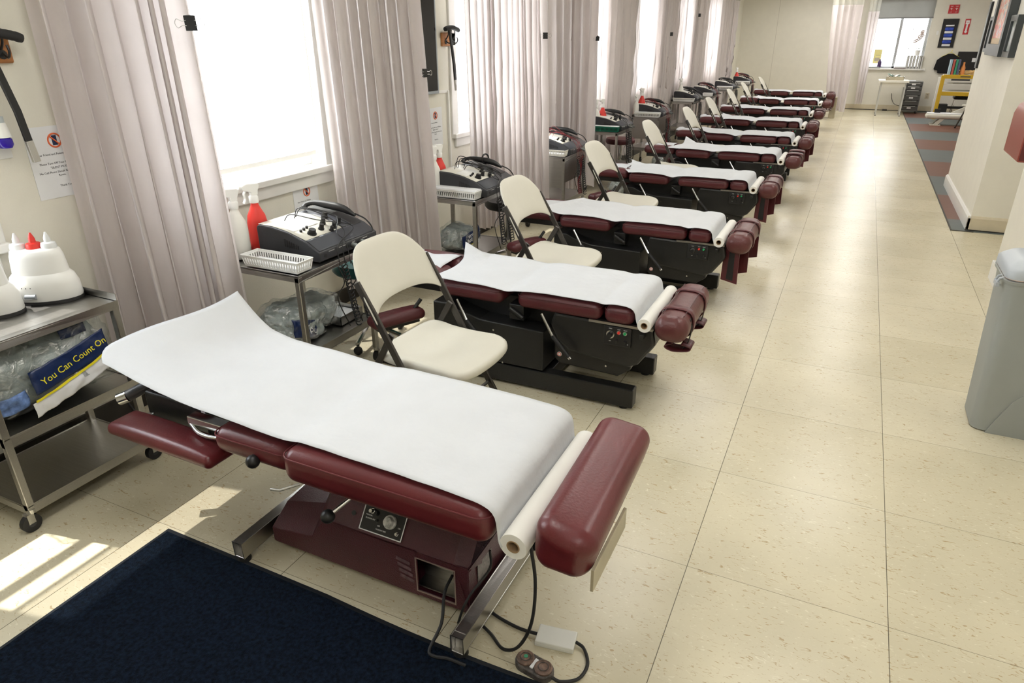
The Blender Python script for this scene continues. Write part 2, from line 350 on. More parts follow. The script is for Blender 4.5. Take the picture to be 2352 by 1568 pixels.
def face_my(x, y, z): return Matrix(((1, 0, 0, x), (0, 0, -1, y), (0, 1, 0, z), (0, 0, 0, 1)))    # plane looking to -y
rng = random.Random(7)
def bez(pts, n=12):
    """smooth curve through points (Catmull-Rom)"""
    P = [Vector(p) for p in pts]; P = [P[0]*2-P[1]] + P + [P[-1]*2-P[-2]]; out = []
    for i in range(1, len(P)-2):
        for k in range(n):
            t = k/n; a, b, c, d = P[i-1:i+3]
            out.append(.5*((2*b) + (c-a)*t + (2*a-5*b+4*c-d)*t*t + (3*b-a-3*c+d)*t**3))
    out.append(P[-2]); return out
#====================================================================== ROOM
XR = 1.36
struct(MB().bb(-2.8, 5.2, -5.2, YB+.2, -.1, 0).build('floor', FLOORM, smooth=False))
struct(MB().prism([(1.228, 4.16), (5.0, 4.16), (5.0, YB), (1.228, YB)], 0, .004, 'z').build('floor.001', STRIPEM, smooth=False))
struct(MB().bb(1.218, 1.230, 4.15, YB, 0, .006).build('trim_1', DARKBASE, smooth=False))
struct(MB().bb(1.230, 1.40, 4.150, 4.162, 0, .006).build('trim_2', DARKBASE, smooth=False))
struct(MB().bb(-2.8, 5.2, -5.2, YB+.2, CEIL, CEIL+.1).build('ceiling', CEILM, smooth=False))
def wall_with_holes(name, a0, a1, z1, holes, P, m):
    """P(a, t, z): along, through, up; t 0 is the room face, 1 the outside"""
    mb = MB(); cuts = sorted({a0, a1, *[h[0] for h in holes], *[h[1] for h in holes]})
    for a, b in zip(cuts, cuts[1:]):
        hs = [h for h in holes if h[0] <= a+1e-6 and h[1] >= b-1e-6]
        spans = [(0, z1)] if not hs else [(0, hs[0][2]), (hs[0][3], z1)]
        for z0, zz in spans:
            vs = [P(x, t, z) for x in (a, b) for t in (0, 1) for z in (z0, zz)]
            mb.add(vs, [(0, 1, 3, 2), (4, 6, 7, 5), (0, 4, 5, 1), (2, 3, 7, 6), (0, 2, 6, 4), (1, 5, 7, 3)])
    return struct(mb.build(name, m, smooth=False))
SILL = .92; WTOP = 2.3
wall_with_holes('wall_left', -5.2, YB+.2, CEIL, [(a, b, SILL, WTOP) for a, b in WINDOWS_Y], lambda a, t, z: (XW-.15*t, a, z), WALL)
wall_with_holes('wall_back', -2.65, 5.0, CEIL, [(.245, 1.415, .92, WTOP)], lambda a, t, z: (a, YB+.15*t, z), WALL)
struct(MB().bb(-2.65, 5.0, -5.2, -5.05, 0, CEIL).build('wall_front', WALL, smooth=False))
struct(MB().bb(XR, XR+.3, -5.05, 2.73, 0, CEIL).build('wall_right', WHITEWALL, smooth=False))
struct(MB().bb(2.4, 2.55, 2.73, 4.22, 0, CEIL).build('wall_niche', WALL, smooth=False))
struct(MB().bb(1.66, 2.4, 2.58, 2.73, 0, CEIL).build('wall_niche.001', WALL, smooth=False))
struct(MB().bb(XR, 2.55, 4.22, 6.45, 0, CEIL).build('wall_pillar', WHITEWALL, smooth=False))
struct(MB().bb(4.9, 5.05, 6.3, YB, 0, CEIL).build('wall_right.001', WALL, smooth=False))
struct(MB().bb(2.55, 4.95, 6.30, 6.45, 0, CEIL).build('wall_right.002', WALL, smooth=False))
# baseboards
struct(MB().bb(XW, XW+.014, -5.0, YB, 0, .10).build('baseboard_left', DARKBASE, smooth=False))
struct(MB().bb(-1.82, -1.812, YB-.003, YB, .12, CEIL).build('trim_5', mat('wall_seam', (.55, .52, .45), .6), smooth=False))
struct(MB().bb(XW, 1.23, YB-.014, YB, .012, .12).bb(1.23, 4.9, YB-.014, YB, .012, .12).build('baseboard_back', BEIGEBASE, smooth=False, bevel=.003))
struct(MB().bb(XW, 4.9, YB-.018, YB, 0, .014).build('baseboard_back.001', DARKBASE, smooth=False))
struct(MB().prism([(XR, .0), (XR-.022, .0), (XR-.022, .115), (XR-.008, .135), (XR, .135)], 4.198, 6.46, 'y').build('baseboard_pillar', TRIM, smooth=False, bevel=.002))
struct(MB().prism([(4.22, .012), (4.198, .012), (4.198, .115), (4.210, .135), (4.22, .135)], XR-.022, 2.4, 'x').build('baseboard_pillar.001', BEIGEBASE, smooth=False, bevel=.002))
struct(MB().prism([(4.221, 0), (4.193, 0), (4.193, .013), (4.221, .013)], XR-.024, 2.4, 'x').build('baseboard_pillar.002', DARKBASE, smooth=False))
struct(MB().bb(XR-.02, XR, -5.0, 2.74, 0, .135).build('baseboard_right', TRIM, smooth=False, bevel=.003))
struct(MB().bb(XW, XW+.02, 1.752, 1.77, .3, 1.26).build('trim_3', TRIM, smooth=False, bevel=.003))      # thin cable cover on the wall
struct(MB().bb(XW, XW+.008, 1.44, 1.76, 1.245, 1.265).build('trim_4', TRIM, smooth=False))
# windows in the side wall
for i, (a, b) in enumerate(WINDOWS_Y):
    w = thing('window_%d' % (i+1), None, None, (XW, (a+b)/2, SILL)); struct(w); h = (b-a)/2
    fr = MB()
    for y0, y1, z0, z1 in ((-h+.001, -h+.05, .007, WTOP-SILL-.001), (h-.05, h-.001, .007, WTOP-SILL-.001), (-h+.05, h-.05, .007, .025), (-h+.05, h-.05, WTOP-SILL-.05, WTOP-SILL-.001), (-h+.05, h-.05, .66, .70)):
        fr.bb(-.14, -.10, y0, y1, z0, z1)
    fr.build('window_frame', TRIM, w, smooth=False, weld=False)
    MB().bb(-.123, -.118, -h+.05, h-.05, .05, WTOP-SILL-.05).build('pane', GLASS, w, smooth=False)
    MB().bb(-.15, .045, -h-.09, h+.09, -.03, .006).bb(0, .022, -h-.05, h+.05, -.10, -.03).build('sill', TRIM, w, smooth=False, bevel=.005)
    cs = MB()
    for y0, y1 in ((-h-.09, -h), (h, h+.09)): cs.bb(0, .018, y0, y1, 0, WTOP-SILL+.09)
    cs.bb(0, .018, -h, h, WTOP-SILL, WTOP-SILL+.09); cs.build('casing', TRIM, w, smooth=False, bevel=.004)
    bl = thing('roller_blind', ['white roller blind half raised on the window beside the lotion warmers', 'white roller blind with bead chain behind the two nearest spray bottles',
        'white roller blind beside the wooden hook rack, mostly behind a curtain', 'white roller blind behind the fourth curtain from the lotion warmers', 'white roller blind behind the fifth curtain from the lotion warmers',
        'white roller blind behind the sixth curtain from the lotion warmers', 'white roller blind nearest the far end wall'][i], 'blind', (XW-.05, (a+b)/2, 0))
    gap = .755 if i == 0 else .085
    MB().grid(lambda u, v: (0, -h+.012+(2*h-.024)*u, SILL+gap+(WTOP-SILL-gap-.06)*v), 4, 6).build('blind_cloth', BLIND, bl, smooth=False)
    MB().bb(-.006, .006, -h+.012, h-.012, SILL+gap-.02, SILL+gap+.008).build('hem_bar', TRIM, bl, smooth=False, bevel=.003)
    MB().cyl((0, -h+.01, WTOP-.04), (0, h-.01, WTOP-.04), .025).build('roller', TRIM, bl)
    if i == 1:
        ch = MB(); yc = h-.045
        for k in range(150):
            z = WTOP-.06-k*.0076
            ch.sphere((.055, yc-.004*math.sin(PI*k/150), z), .0022, 6); ch.sphere((.055, yc+.012, z-.002), .0018, 6) if k % 2 == 0 else None
        ch.tube([(.055, yc, WTOP-.06), (.055, yc, 1.18), (.055, yc+.006, 1.165), (.055, yc+.012, 1.18), (.055, yc+.012, WTOP-.06)], .0008, 5)
        ch.build('bead_chain', TAN, bl)
# back window
w = thing('window_8', None, None, (.83, YB, .92)); struct(w); fr = MB()
for x0, x1, z0, z1 in ((-.585, -.54, 0, 1.38), (.53, .585, 0, 1.38), (-.02, .035, 0, 1.38), (-.585, .585, 0, .04)): fr.bb(x0, x1, .05, .10, z0, z1)
for x in (.26,): fr.bb(x-.006, x+.006, .06, .075, 0, 1.3)
for z in (.42, .82): fr.bb(.035, .53, .06, .075, z-.006, z+.006)
fr.build('window_frame', mat('grey_window_frame', (.42, .43, .44), .4), w, smooth=False, bevel=.002)
MB().bb(-.54, .53, .085, .09, .04, 1.38).build('pane', GLASS, w, smooth=False)
MB().bb(-.66, .66, -.07, .14, -.035, .0005).build('sill', TRIM, w, smooth=False, bevel=.004)
bl = thing('roller_blind', 'grey roller blind half lowered over the window with the orchid', 'blind', (.83, YB-.015, 0))
MB().grid(lambda u, v: (-.59+1.19*u, 0, 1.985+.37*v), 3, 3).build('blind_cloth', BLINDG, bl, smooth=False, solid=.002)
MB().bb(-.595, .605, -.008, .008, 1.955, 1.985).build('hem_bar', mat('grey_bar', (.25, .25, .25), .5), bl, smooth=False, bevel=.003)
struct(MB().bb(-3, 5, YB+4, YB+4.2, -1, 4).build('wall_neighbour', BRICK, smooth=False))
# ceiling lamps (the light of each is set at the top)
for i, (x, y) in enumerate(FIX):
    t = thing('ceiling_lamp', 'flat white ceiling lamp with a bright diffuser above the clinic floor', 'lamp', (x, y, CEIL), 0, 'flat ceiling lamps')
    MB().bb(-.31, .31, -.61, -.58, -.07, 0).bb(-.31, .31, .58, .61, -.07, 0).bb(-.31, -.28, -.58, .58, -.07, 0).bb(.28, .31, -.58, .58, -.07, 0).build('frame', TRIM, t, smooth=False)
    MB().bb(-.28, .28, -.58, .58, -.05, -.04).build('diffuser', mat('lamp_diffuser', (1, .96, .9), .6, emit=2.0), t, smooth=False)
#====================================================================== CURTAINS
def curtain(name_label, A, B, A2, B2, seed, folds, amp=.05, zb=.17, zn=2.32, bulge=0., cat='curtain', group='privacy curtains along the window wall'):
    """A,B plan ends at the top, A2,B2 at the hem"""
    R = random.Random(seed); A, B, A2, B2 = [Vector((*p, 0)) for p in (A, B, A2, B2)]
    root = thing('privacy_curtain', name_label, cat, ((A+B)/2)[:], 0, group); o = (A+B)/2; o.z = 0
    ws = [R.uniform(.5, 1.5) for _ in range(folds)]; s = sum(ws); cum = [0]
    for x in ws: cum.append(cum[-1]+x/s)
    am = [R.uniform(.65, 1.15) for _ in range(folds)]
    def phase(u):
        for k in range(folds):
            if u <= cum[k+1] or k == folds-1: return k + (u-cum[k])/(cum[k+1]-cum[k]), am[k]
    sk = [R.uniform(-1, 1) for _ in range(8)]
    def pt(u, z):
        t = 1-(z-zb)/(CEIL-.02-zb); t = max(0, min(1, t)); e = t**1.4
        uu = min(1, max(0, u + .022*math.sin(u*6+sk[0]*3+t*1.6)*t))
        a = A.lerp(A2, e); b = B.lerp(B2, e); p = a.lerp(b, u); d = (b-a).normalized(); nrm = Vector((-d.y, d.x, 0))
        ph, am_ = phase(uu); k = amp*am_*(.75+.45*t)
        off = k*(2*abs(math.sin(PI*(ph+.15)))**.85-1.1)
        along = -.30*k*math.sin(2*PI*(ph+.15))
        p = p + nrm*(off + bulge*math.sin(PI*u)*math.sin(PI*t)) + d*along
        # the last hand-width hangs flat as a seam
        return Vector((p.x-o.x, p.y-o.y, z + (.012*math.sin(u*14+seed) if t > .98 else 0)))
    nu = folds*12
    MB().grid(lambda u, v: pt(u, zb+(zn-zb)*v), nu, 30).build('drape', CURTAIN, root, angle=180, weld=False)
    MB().grid(lambda u, v: pt(u, zn+(CEIL-.02-zn)*v), nu, 3).build('net_header', NETM, root, angle=180, weld=False)
    MB().tube([pt(i/40, CEIL-.02)+Vector((0, 0, .008)) for i in range(41)], .008, 6).build('track', TRIM, root)
    return root
CUR = [
 ('mauve privacy curtain nearest the lotion warmers, swept back with a large binder clip', (-2.58, -1.33), (-2.2, -.95), (-2.56, -1.36), (-2.205, -.875), 3, 8, .075, .15),
 ('mauve privacy curtain second from the lotion warmers, at the edge of the bright blind', (-2.58, .22), (-2.15, .64), (-2.5, .20), (-2.13, .72), 11, 10, .05, .15),
 ('mauve privacy curtain with tight pleats and a binder clip, behind the second folding chair', (-2.5, 1.80), (-2.15, 2.5), (-2.48, 1.85), (-2.13, 2.58), 21, 15, .035, .15),
 ('mauve privacy curtain brightly lit through the window, fourth from the lotion warmers', (-2.5, 3.40), (-2.2, 3.93), (-2.5, 3.5), (-2.2, 3.97), 33, 7, .055, .15),
 ('mauve privacy curtain fifth from the lotion warmers, behind the machine with the green basket', (-2.555, 3.7), (-2.50, 6.3), (-2.555, 3.7), (-2.50, 6.25), 45, 19, .04, .15),
 ('mauve privacy curtain sixth from the lotion warmers, broad pale folds', (-2.57, 6.4), (-2.545, 8.35), (-2.57, 6.4), (-2.545, 8.15), 52, 14, .045, .15),
 ('mauve privacy curtain seventh from the lotion warmers, pale narrow pleats', (-2.575, 8.4), (-2.555, 10.3), (-2.575, 8.4), (-2.555, 10.2), 61, 19, .04, .15),
 ('mauve privacy curtain nearest the blank end wall on the window side', (-2.545, 10.4), (-2.50, 14.2), (-2.545, 10.4), (-2.50, 14.1), 77, 26, .045, .15)]
for (lab, A, B, A2, B2, seed, n, amp, zb) in CUR: curtain(lab, A, B, A2, B2, seed, n, amp, zb)
curtain('mauve privacy curtain with net top hanging at the aisle end of the last table', (-.62, 14.9), (.02, 15.0), (-.35, 14.2), (.02, 14.1), 81, 5, .07, .10, 2.22, group='curtains beside the far window')
curtain('narrow pale curtain with net top hanging beside the far window ledge', (.12, 15.5), (.36, 15.5), (.20, 15.5), (.34, 15.5), 92, 3, .045, .16, 2.10, group='curtains beside the far window')
def binder_clip(label, loc, rz, s=1., tilt=0):
    t = thing('binder_clip', label, 'clip', loc, rz); t.rotation_euler = (tilt, 0, rz); t.scale = (s, s, s)
    MB().prism([(-.020, -.013), (.020, -.013), (.003, .013), (-.003, .013)], -.0, .048, 'z').build('body', BLACKP, t, smooth=False, bevel=.001)
    for q in (-1, 1):
        MB().tube(bez([(q*.008, -.010, .014), (q*.026, -.016, .017), (q*.042, -.018, .010), (q*.050, -.018, .024), (q*.042, -.018, .038), (q*.026, -.016, .031), (q*.008, -.010, .034)], 4), .0011, 6).build('wire_handle', STEEL, t)
for lab, loc, rz, s, tl in [('large black binder clip on the edge of the nearest curtain', (-2.165, -.975, 1.67), .5, 1.15, .12),
    ('black binder clip seen edge on, on the second curtain from the warmers', (-2.12, .62, 1.42), 1.4, 1.0, 0), ('black binder clip on the tightly pleated third curtain', (-2.11, 2.44, 1.62), .3, 1.0, 0),
    ('black binder clip hanging askew on the brightly lit fourth curtain', (-2.16, 3.85, 1.6), .5, .9, .5), ('small black binder clip on the broad-folded sixth curtain', (-2.49, 8.22, 1.63), .4, 1.1, 0),
    ('small black binder clip high on the seventh curtain', (-2.505, 10.2, 1.93), .4, 1.1, 0), ('small black binder clip on the curtain at the end of the aisle', (-.01, 14.86, 1.55), 0, 1.0, 0)]:
    binder_clip(lab, loc, rz, s, tl)
#====================================================================== TREATMENT TABLES
def cushion(name, c, d, r, crown, m, parent, seam=True, rot=None, k=4, fn=None):
    o = MB().rbox((0, 0, 0), d, r, k, 8, crown, fn=fn).build(name, m, parent, loc=c)
    if rot: o.rotation_euler = rot
    if seam:
        hx, hy, hz = d[0]/2-.006, d[1]/2-.006, d[2]/2; rr = max(r*.8, .02); z = hz-r*.42; pts = []
        ox, oy = d[0]/2-r*.055, d[1]/2-r*.055
        for (sx, sy) in ((1, 1), (-1, 1), (-1, -1), (1, -1)):
            cx, cy = sx*(ox-r*.9), sy*(oy-r*.9); a0 = {(1, 1): 0, (-1, 1): PI/2, (-1, -1): PI, (1, -1): 1.5*PI}[(sx, sy)]
            for q in range(5): a = a0+PI/2*q/4; pts.append((cx+r*.93*math.cos(a), cy+r*.93*math.sin(a), z))
        MB().tube(pts, .0022, 6, closed=True).build('seam', SEAM if m is MAROON else m, o)
    return o
def knob(parent, c, r, h, axis='z', m=BLACKP, name='knob'):
    mb = MB(); a = Vector(c); d = {'z': Vector((0, 0, 1)), 'x': Vector((1, 0, 0)), 'y': Vector((0, -1, 0))}[axis]
    mb.tube([a, a+d*h*.25, a+d*h*.25, a+d*h], [r*1.15, r*1.1, r*.85, r*.78], 18)
    return mb.build(name, m, parent)
# ---- paper on a table: profile of the top as (x, z) points, from the roll to the head end
def paper_sheet(root, prof, w, seed, yshift=lambda s: 0., end=lambda t: 0., lift=lambda s, t: 0., side=.0, wave=.004):
    P = [Vector((x, 0, z)) for x, z in prof]; L = [0]
    for a, b in zip(P, P[1:]): L.append(L[-1]+(b-a).length)
    tot = L[-1]
    def at(s):
        s = max(0, min(tot, s))
        for i in range(len(P)-1):
            if s <= L[i+1] or i == len(P)-2:
                t = (s-L[i])/(L[i+1]-L[i]); return P[i].lerp(P[i+1], t)
    def sm(s):   # rounded corners
        return sum((at(s+q) for q in (-.018, -.009, 0, .009, .018)), Vector())/5 if .02 < s < tot-.02 else at(s)
    def fn(u, v):
        t = v; e = tot+end(t); s = u*e; p = sm(s) if s <= tot else at(tot)+Vector((-(s-tot), 0, 0))
        y = (t-.5)*w + yshift(u); f = min(1, max(0, (s-.10)/.15))
        z = p.z + .003 + lift(u, t) + wave*f*(noise.noise(Vector((p.x*5, y*4, seed)))*.8 + .35*noise.noise(Vector((p.x*16, y*9, seed+5))) + .3)
        z -= side*(2*abs(t-.5))**6
        return Vector((p.x, y, z))
    return MB().grid(fn, 110, 26).build('paper_sheet', PAPER, root, angle=180, weld=False, solid=.0006)
def paper_roll(root, c, r, w, holder=True):
    x, y, z = c
    rl = MB(); n = 28
    ring = lambda rr, yy: [(x+rr*math.cos(2*PI*k/n), yy, z+rr*math.sin(2*PI*k/n)) for k in range(n)]
    R = [ring(r*.48, y-w/2), ring(r*.98, y-w/2), ring(r, y-w/2+.003), ring(r, y+w/2-.003), ring(r*.98, y+w/2), ring(r*.48, y+w/2)]
    vs = [v for q in R for v in q]; fs = [(i*n+k, i*n+(k+1) % n, ((i+1) % 6)*n+(k+1) % n, ((i+1) % 6)*n+k) for i in range(5) for k in range(n)]
    rl.add(vs, fs).build('roll', PAPERROLL, root, angle=50)
    q = [ring(r*.48, y-w/2-.001), ring(r*.48, y+w/2+.001), ring(r*.40, y+w/2+.001), ring(r*.40, y-w/2-.001)]
    MB().add([v for a in q for v in a], [(i*n+k, i*n+(k+1) % n, ((i+1) % 4)*n+(k+1) % n, ((i+1) % 4)*n+k) for i in range(4) for k in range(n)]).build('cardboard_core', CARDB, root, angle=50)
# ---- first table (maroon base)
T1 = thing('treatment_table', 'maroon treatment table on a maroon metal base with chrome feet, beside the navy rug', 'treatment table', (0, 0, 0))
YN, YM = -1.746, -1.46
base = MB()
# body: vertical side, slanted shoulder, flat top; the step towards the head end
x0, x1 = -1.10, -.55
prof_hi = [(YN, .03), (YN, .205), (-1.655, .325), (-1.50, .325), (YM+.06, .205), (YM+.06, .03)]
def shell(mb, xa, xb, pa, pb):
    n = len(pa); vs = [(xa, y, z) for y, z in pa] + [(xb, y, z) for y, z in pb]
    mb.add(vs, [(i, i+1, n+i+1, n+i) for i in range(n-1)] + [(n-1, 0, n, 2*n-1), tuple(range(n)), tuple(range(n, 2*n))[::-1]])
lo = [(YN, .03), (YN, .088), (-1.66, .14), (-1.50, .155), (YM+.06, .12), (YM+.06, .03)]
lo2 = [(YN, .03), (YN, .110), (-1.66, .19), (-1.50, .20), (YM+.06, .15), (YM+.06, .03)]
shell(base, -1.335, -1.155, lo, lo2); shell(base, -1.155, -1.09, lo2, prof_hi)
# the high part has a square opening near the foot end, so it is made of panels
ox0, ox1, oz0, oz1 = -.735, -.60, .05, .178
def quad(mb, a, b, c, d): mb.add([a, b, c, d], [(0, 1, 2, 3)])
for xa, xb, za, zb in ((-1.09, ox0, .03, .205), (ox0, ox1, .03, oz0), (ox0, ox1, oz1, .205), (ox1, x1, .03, .205)):
    base.bb(xa, xb, YN, YN+.006, za, zb)
base.prism([(YN, .205), (-1.655, .325), (-1.50, .325), (YM+.06, .205)], -1.09, x1-.05, 'x')
base.add([(x1-.05, YN, .205), (x1-.05, -1.655, .325), (x1-.05, -1.50, .325), (x1-.05, YM+.06, .205), (x1, YN, .19), (x1, YM+.06, .19), (x1-.012, -1.66, .25), (x1-.012, -1.5, .25)],
         [(0, 1, 6, 4), (1, 2, 7, 6), (2, 3, 5, 7), (0, 4, 5, 3)])
base.bb(-1.09, x1, YM+.054, YM+.06, .03, .205).bb(x1-.006, x1, YN, YM+.06, .03, .205).bb(-1.33, x1, YN, YM+.06, .028, .034)
base.build('base_housing', MAROONP, T1, angle=30, bevel=.003)
MB().bb(ox0-.004, ox1+.004, YN-.0015, YN+.002, oz0-.004, oz0).bb(ox0-.004, ox1+.004, YN-.0015, YN+.002, oz1, oz1+.004).bb(ox0-.004, ox0, YN-.0015, YN+.002, oz0, oz1).bb(ox1, ox1+.004, YN-.0015, YN+.002, oz0, oz1).build('opening_rim', mat('worn_rim', (.35, .27, .24), .4, metal=.4), T1, smooth=False)
MB().bb(ox0-.02, ox1+.02, YN+.02, YM, .045, .05).bb(ox0-.02, ox1+.02, YN+.07, YN+.10, .05, .10).build('inner_tray', STEEL, T1, smooth=False, bevel=.004)
# worn tape patches on the side
tp = MB()
for k in range(4): tp.box((-.785+.004*k, YN-.0008, .150-.022*k), (.052, .0012, .013), (0, .16, 0))
tp.build('tape_residue', mat('old_tape', (.13, .075, .09), .35, vary=.5, vscale=60), T1, smooth=False)
# control plate on the shoulder
sl = math.atan2(.12, .091); tilt = Matrix.Rotation(0, 4, 'X')
def on_shoulder(x, a): return Vector((x, YN+a*math.cos(sl), .205+a*math.sin(sl)))     # a up the slope
nrm = Vector((0, -math.sin(sl), math.cos(sl)))
def slab(mb, xa, xb, a0, a1, h0, h1):
    vs = [on_shoulder(x, a)+nrm*h for x in (xa, xb) for a in (a0, a1) for h in (h0, h1)]
    mb.add(vs, [(0, 1, 3, 2), (4, 6, 7, 5), (0, 4, 5, 1), (2, 3, 7, 6), (0, 2, 6, 4), (1, 5, 7, 3)])
pl = MB(); slab(pl, -.950, -.790, .010, .128, 0, .004); plate = pl.build('control_plate', BLACKP, T1, smooth=False, bevel=.001)
pm = MB()
for xa, xb, a0, a1 in ((-.950, -.790, .010, .013), (-.950, -.790, .125, .128), (-.950, -.947, .010, .128), (-.793, -.790, .010, .128)): slab(pm, xa, xb, a0, a1, .004, .0052)
pm.build('plate_border', WHITEINK, plate, smooth=False)
M_sh = Matrix.Translation(on_shoulder(-.87, .02)+nrm*.0046) @ Matrix(((1, 0, 0, 0), (0, math.cos(sl), nrm.y, 0), (0, math.sin(sl), nrm.z, 0), (0, 0, 0, 1)))
lettering([('LEANDER', 0, .086, .021), ('FLEXION COMFORT CONTROL', -.032, .074, .006), ('MANUAL', -.055, .038, .006), ('FLEXION SPEED', -.045, .028, .006), ('MAX', .05, .066, .006), ('FLEXION TIME', .0, .003, .006), ('ON', .062, .026, .006), ('OFF', -.012, .014, .006)], M_sh, WHITEINK, plate)
def shoulder_knob(x, a, r, h, m, name='knob'):
    p = on_shoulder(x, a)+nrm*.004; return MB().tube([p, p+nrm*h*.3, p+nrm*h*.3, p+nrm*h], [r*1.1, r*1.05, r*.8, r*.72], 18).build(name, m, plate)
shoulder_knob(-.915, .075, .008, .02, CHROME, 'toggle_switch'); shoulder_knob(-.900, .072, .008, .010, BLACKP); shoulder_knob(-.893, .05, .005, .008, BLACKP, 'jack')
shoulder_knob(-.845, .058, .021, .020, mat('clear_knob', (.55, .55, .53), .2, vary=.4, vscale=90)); shoulder_knob(-.81, .03, .006, .01, CHROME, 'toggle_switch')
MB().cyl(on_shoulder(-.985, .05), on_shoulder(-.985, .05)+nrm*.002, .008).build('screw_hole', BLACKP, T1)
MB().bb(x1-.001, x1+.0015, -1.69, -1.60, .09, .175).build('data_plate', mat('data_plate_metal', (.12, .10, .09), .35, vary=.5, vscale=120), T1, smooth=False)
# chrome feet tubes with pads
def hollow_tube(xc, ya, yb, z0, wx, hz):
    mb = MB(); t = .003
    mb.bb(xc-wx/2, xc+wx/2, ya, yb, z0, z0+t).bb(xc-wx/2, xc+wx/2, ya, yb, z0+hz-t, z0+hz).bb(xc-wx/2, xc-wx/2+t, ya, yb, z0, z0+hz).bb(xc+wx/2-t, xc+wx/2, ya, yb, z0, z0+hz).bb(xc-wx/2+t, xc+wx/2-t, ya+.02, ya+.024, z0, z0+hz)
    return mb
hollow_tube(-1.385, -1.86, -1.33, .024, .042, .062).build('foot_tube', STEEL, T1, smooth=False, bevel=.002)
hollow_tube(-.515, -1.885, -1.33, .024, .042, .062).build('foot_tube', STEEL, T1, smooth=False, bevel=.002)
for x, y in ((-1.385, -1.84), (-1.385, -1.36), (-.515, -1.865), (-.515, -1.36)): MB().lathe([(0, 0), (.021, 0), (.023, .008), (.016, .024), (0, .024)], 18, (x, y, 0)).build('foot_pad', RUBBER, T1)
MB().bb(-.535, -.40, -1.62, -1.50, .30, .46).build('end_post', BLACKM, T1, bevel=.004)
MB().bb(-.62, -.36, -1.60, -1.52, .38, .46).bb(-1.0, -.62, -1.60, -1.52, .32, .47).bb(-1.75, -1.0, -1.61, -1.55, .40, .46).build('top_rail', BLACKM, T1, bevel=.004)
def tilt_y(a): return (0, 0, a)
cushion('pelvic_cushion', (-.713, -1.652, .536), (.665, .56, .108), .042, .010, MAROON, T1, k=5)
cushion('chest_cushion', (-1.215, -1.63, .508), (.31, .51, .085), .04, .010, MAROON, T1, k=5)
cushion('head_cushion', (-1.72, -1.66, .535), (.30, .15, .09), .04, .008, MAROON, T1); cushion('head_cushion', (-1.72, -1.47, .535), (.30, .15, .09), .04, .008, MAROON, T1)
ar = cushion('armrest', (-1.64, -1.83, .415), (.50, .125, .045), .021, .012, MAROON, T1, seam=False, rot=(0, 0, -.02), k=5)
for x in (-1.86, -1.39):
    MB().tube([(x, -1.79, .40), (x+.015*(1 if x < -1.6 else -1), -1.73, .415), (x-.02*(1 if x < -1.6 else 1), -1.62, .53)], .01, square=(.028, .006)).build('arm_bracket', STEEL, T1, smooth=False, bevel=.001)
MB().bb(-1.86, -1.56, -1.74, -1.36, .33, .50).build('head_housing', BLACKM, T1, smooth=False, bevel=.006)
MB().bb(-1.57, -1.40, -1.805, -1.765, .475, .505).build('slide_tube', CHROME, T1, smooth=False, bevel=.003)
MB().bb(-1.569, -1.40, -1.75, -1.70, .478, .502).build('slide_tube', CHROME, T1, smooth=False, bevel=.003)
MB().tube(bez([(-1.56, -1.80, .475), (-1.50, -1.82, .465), (-1.42, -1.82, .468), (-1.34, -1.79, .48)], 5), .007, 10).build('release_lever', CHROME, T1)
def ball_lever(a, b, parent, r=.021, name='release_lever'):
    l = MB().cyl(a, b, .0065).build(name, CHROME, parent); MB().sphere(b, r, 20).build('ball_grip', BLACKP, l); return l
ball_lever((-1.13, -1.80, .49), (-1.19, -1.895, .492), T1); ball_lever((-.86, -1.80, .44), (-.92, -1.90, .385), T1)
MB().bb(-1.15, -1.11, -1.84, -1.79, .46, .485).build('lever_block', STEEL, T1, smooth=False, bevel=.003)
MB().tube([(-1.02, -1.89, .46), (-1.06, -1.93, .452), (-1.09, -1.935, .45)], .004, 8).build('release_rod', STEEL, T1)
MB().bb(-.63, -.50, -1.86, -1.80, .445, .48).build('bracket', mat('white_bracket', (.6, .58, .52), .4), T1, smooth=False, bevel=.008)
MB().bb(-.98, -.90, -1.86, -1.80, .462, .48).build('bracket', STEEL, T1, smooth=False, bevel=.004)
# ankle bolster at the aisle end
b1 = MB().rbox((0, 0, 0), (.155, .575, .145), .048, 6, 10, .004, fn=lambda o: Vector((o.x*(1+.10*(o.z/.07)), o.y+.012*noise.noise(Vector((o.x*9, o.y*5, o.z*9))), o.z))).build('ankle_bolster', MAROON, T1, loc=(-.205, -1.635, .528))
b1.rotation_euler = (0, .12, .03)
MB().tube([(-.060, -.268, .048), (0, -.271, .054), (.062, -.268, .048)], .0022, 6).build('seam', MAROON, b1)
MB().bb(-.125, -.117, -1.90, -1.64, .435, .50).build('end_plate', TAN, T1, smooth=False, bevel=.001)
MB().tube([(-.40, -1.56, .42), (-.20, -1.56, .44)], .012, square=(.03, .02)).tube([(-.40, -1.70, .42), (-.20, -1.70, .44)], .012, square=(.03, .02)).build('bolster_arm', BLACKM, T1, smooth=False)
MB().bb(-.43, -.33, -1.75, -1.66, .36, .44).cyl((-.42, -1.78, .44), (-.30, -1.78, .44), .012).build('roll_bracket', BLACKM, T1, bevel=.003)
cu = MB().tube(bez([(-1.80, -1.62, .52), (-1.88, -1.70, .50), (-1.93, -1.755, .472)], 4), .021, 16).build('head_handle', DARKPL, T1); MB().cyl((-1.93, -1.755, .472), (-1.955, -1.775, .462), .0225, 20).build('end_cap', CHROME, cu)
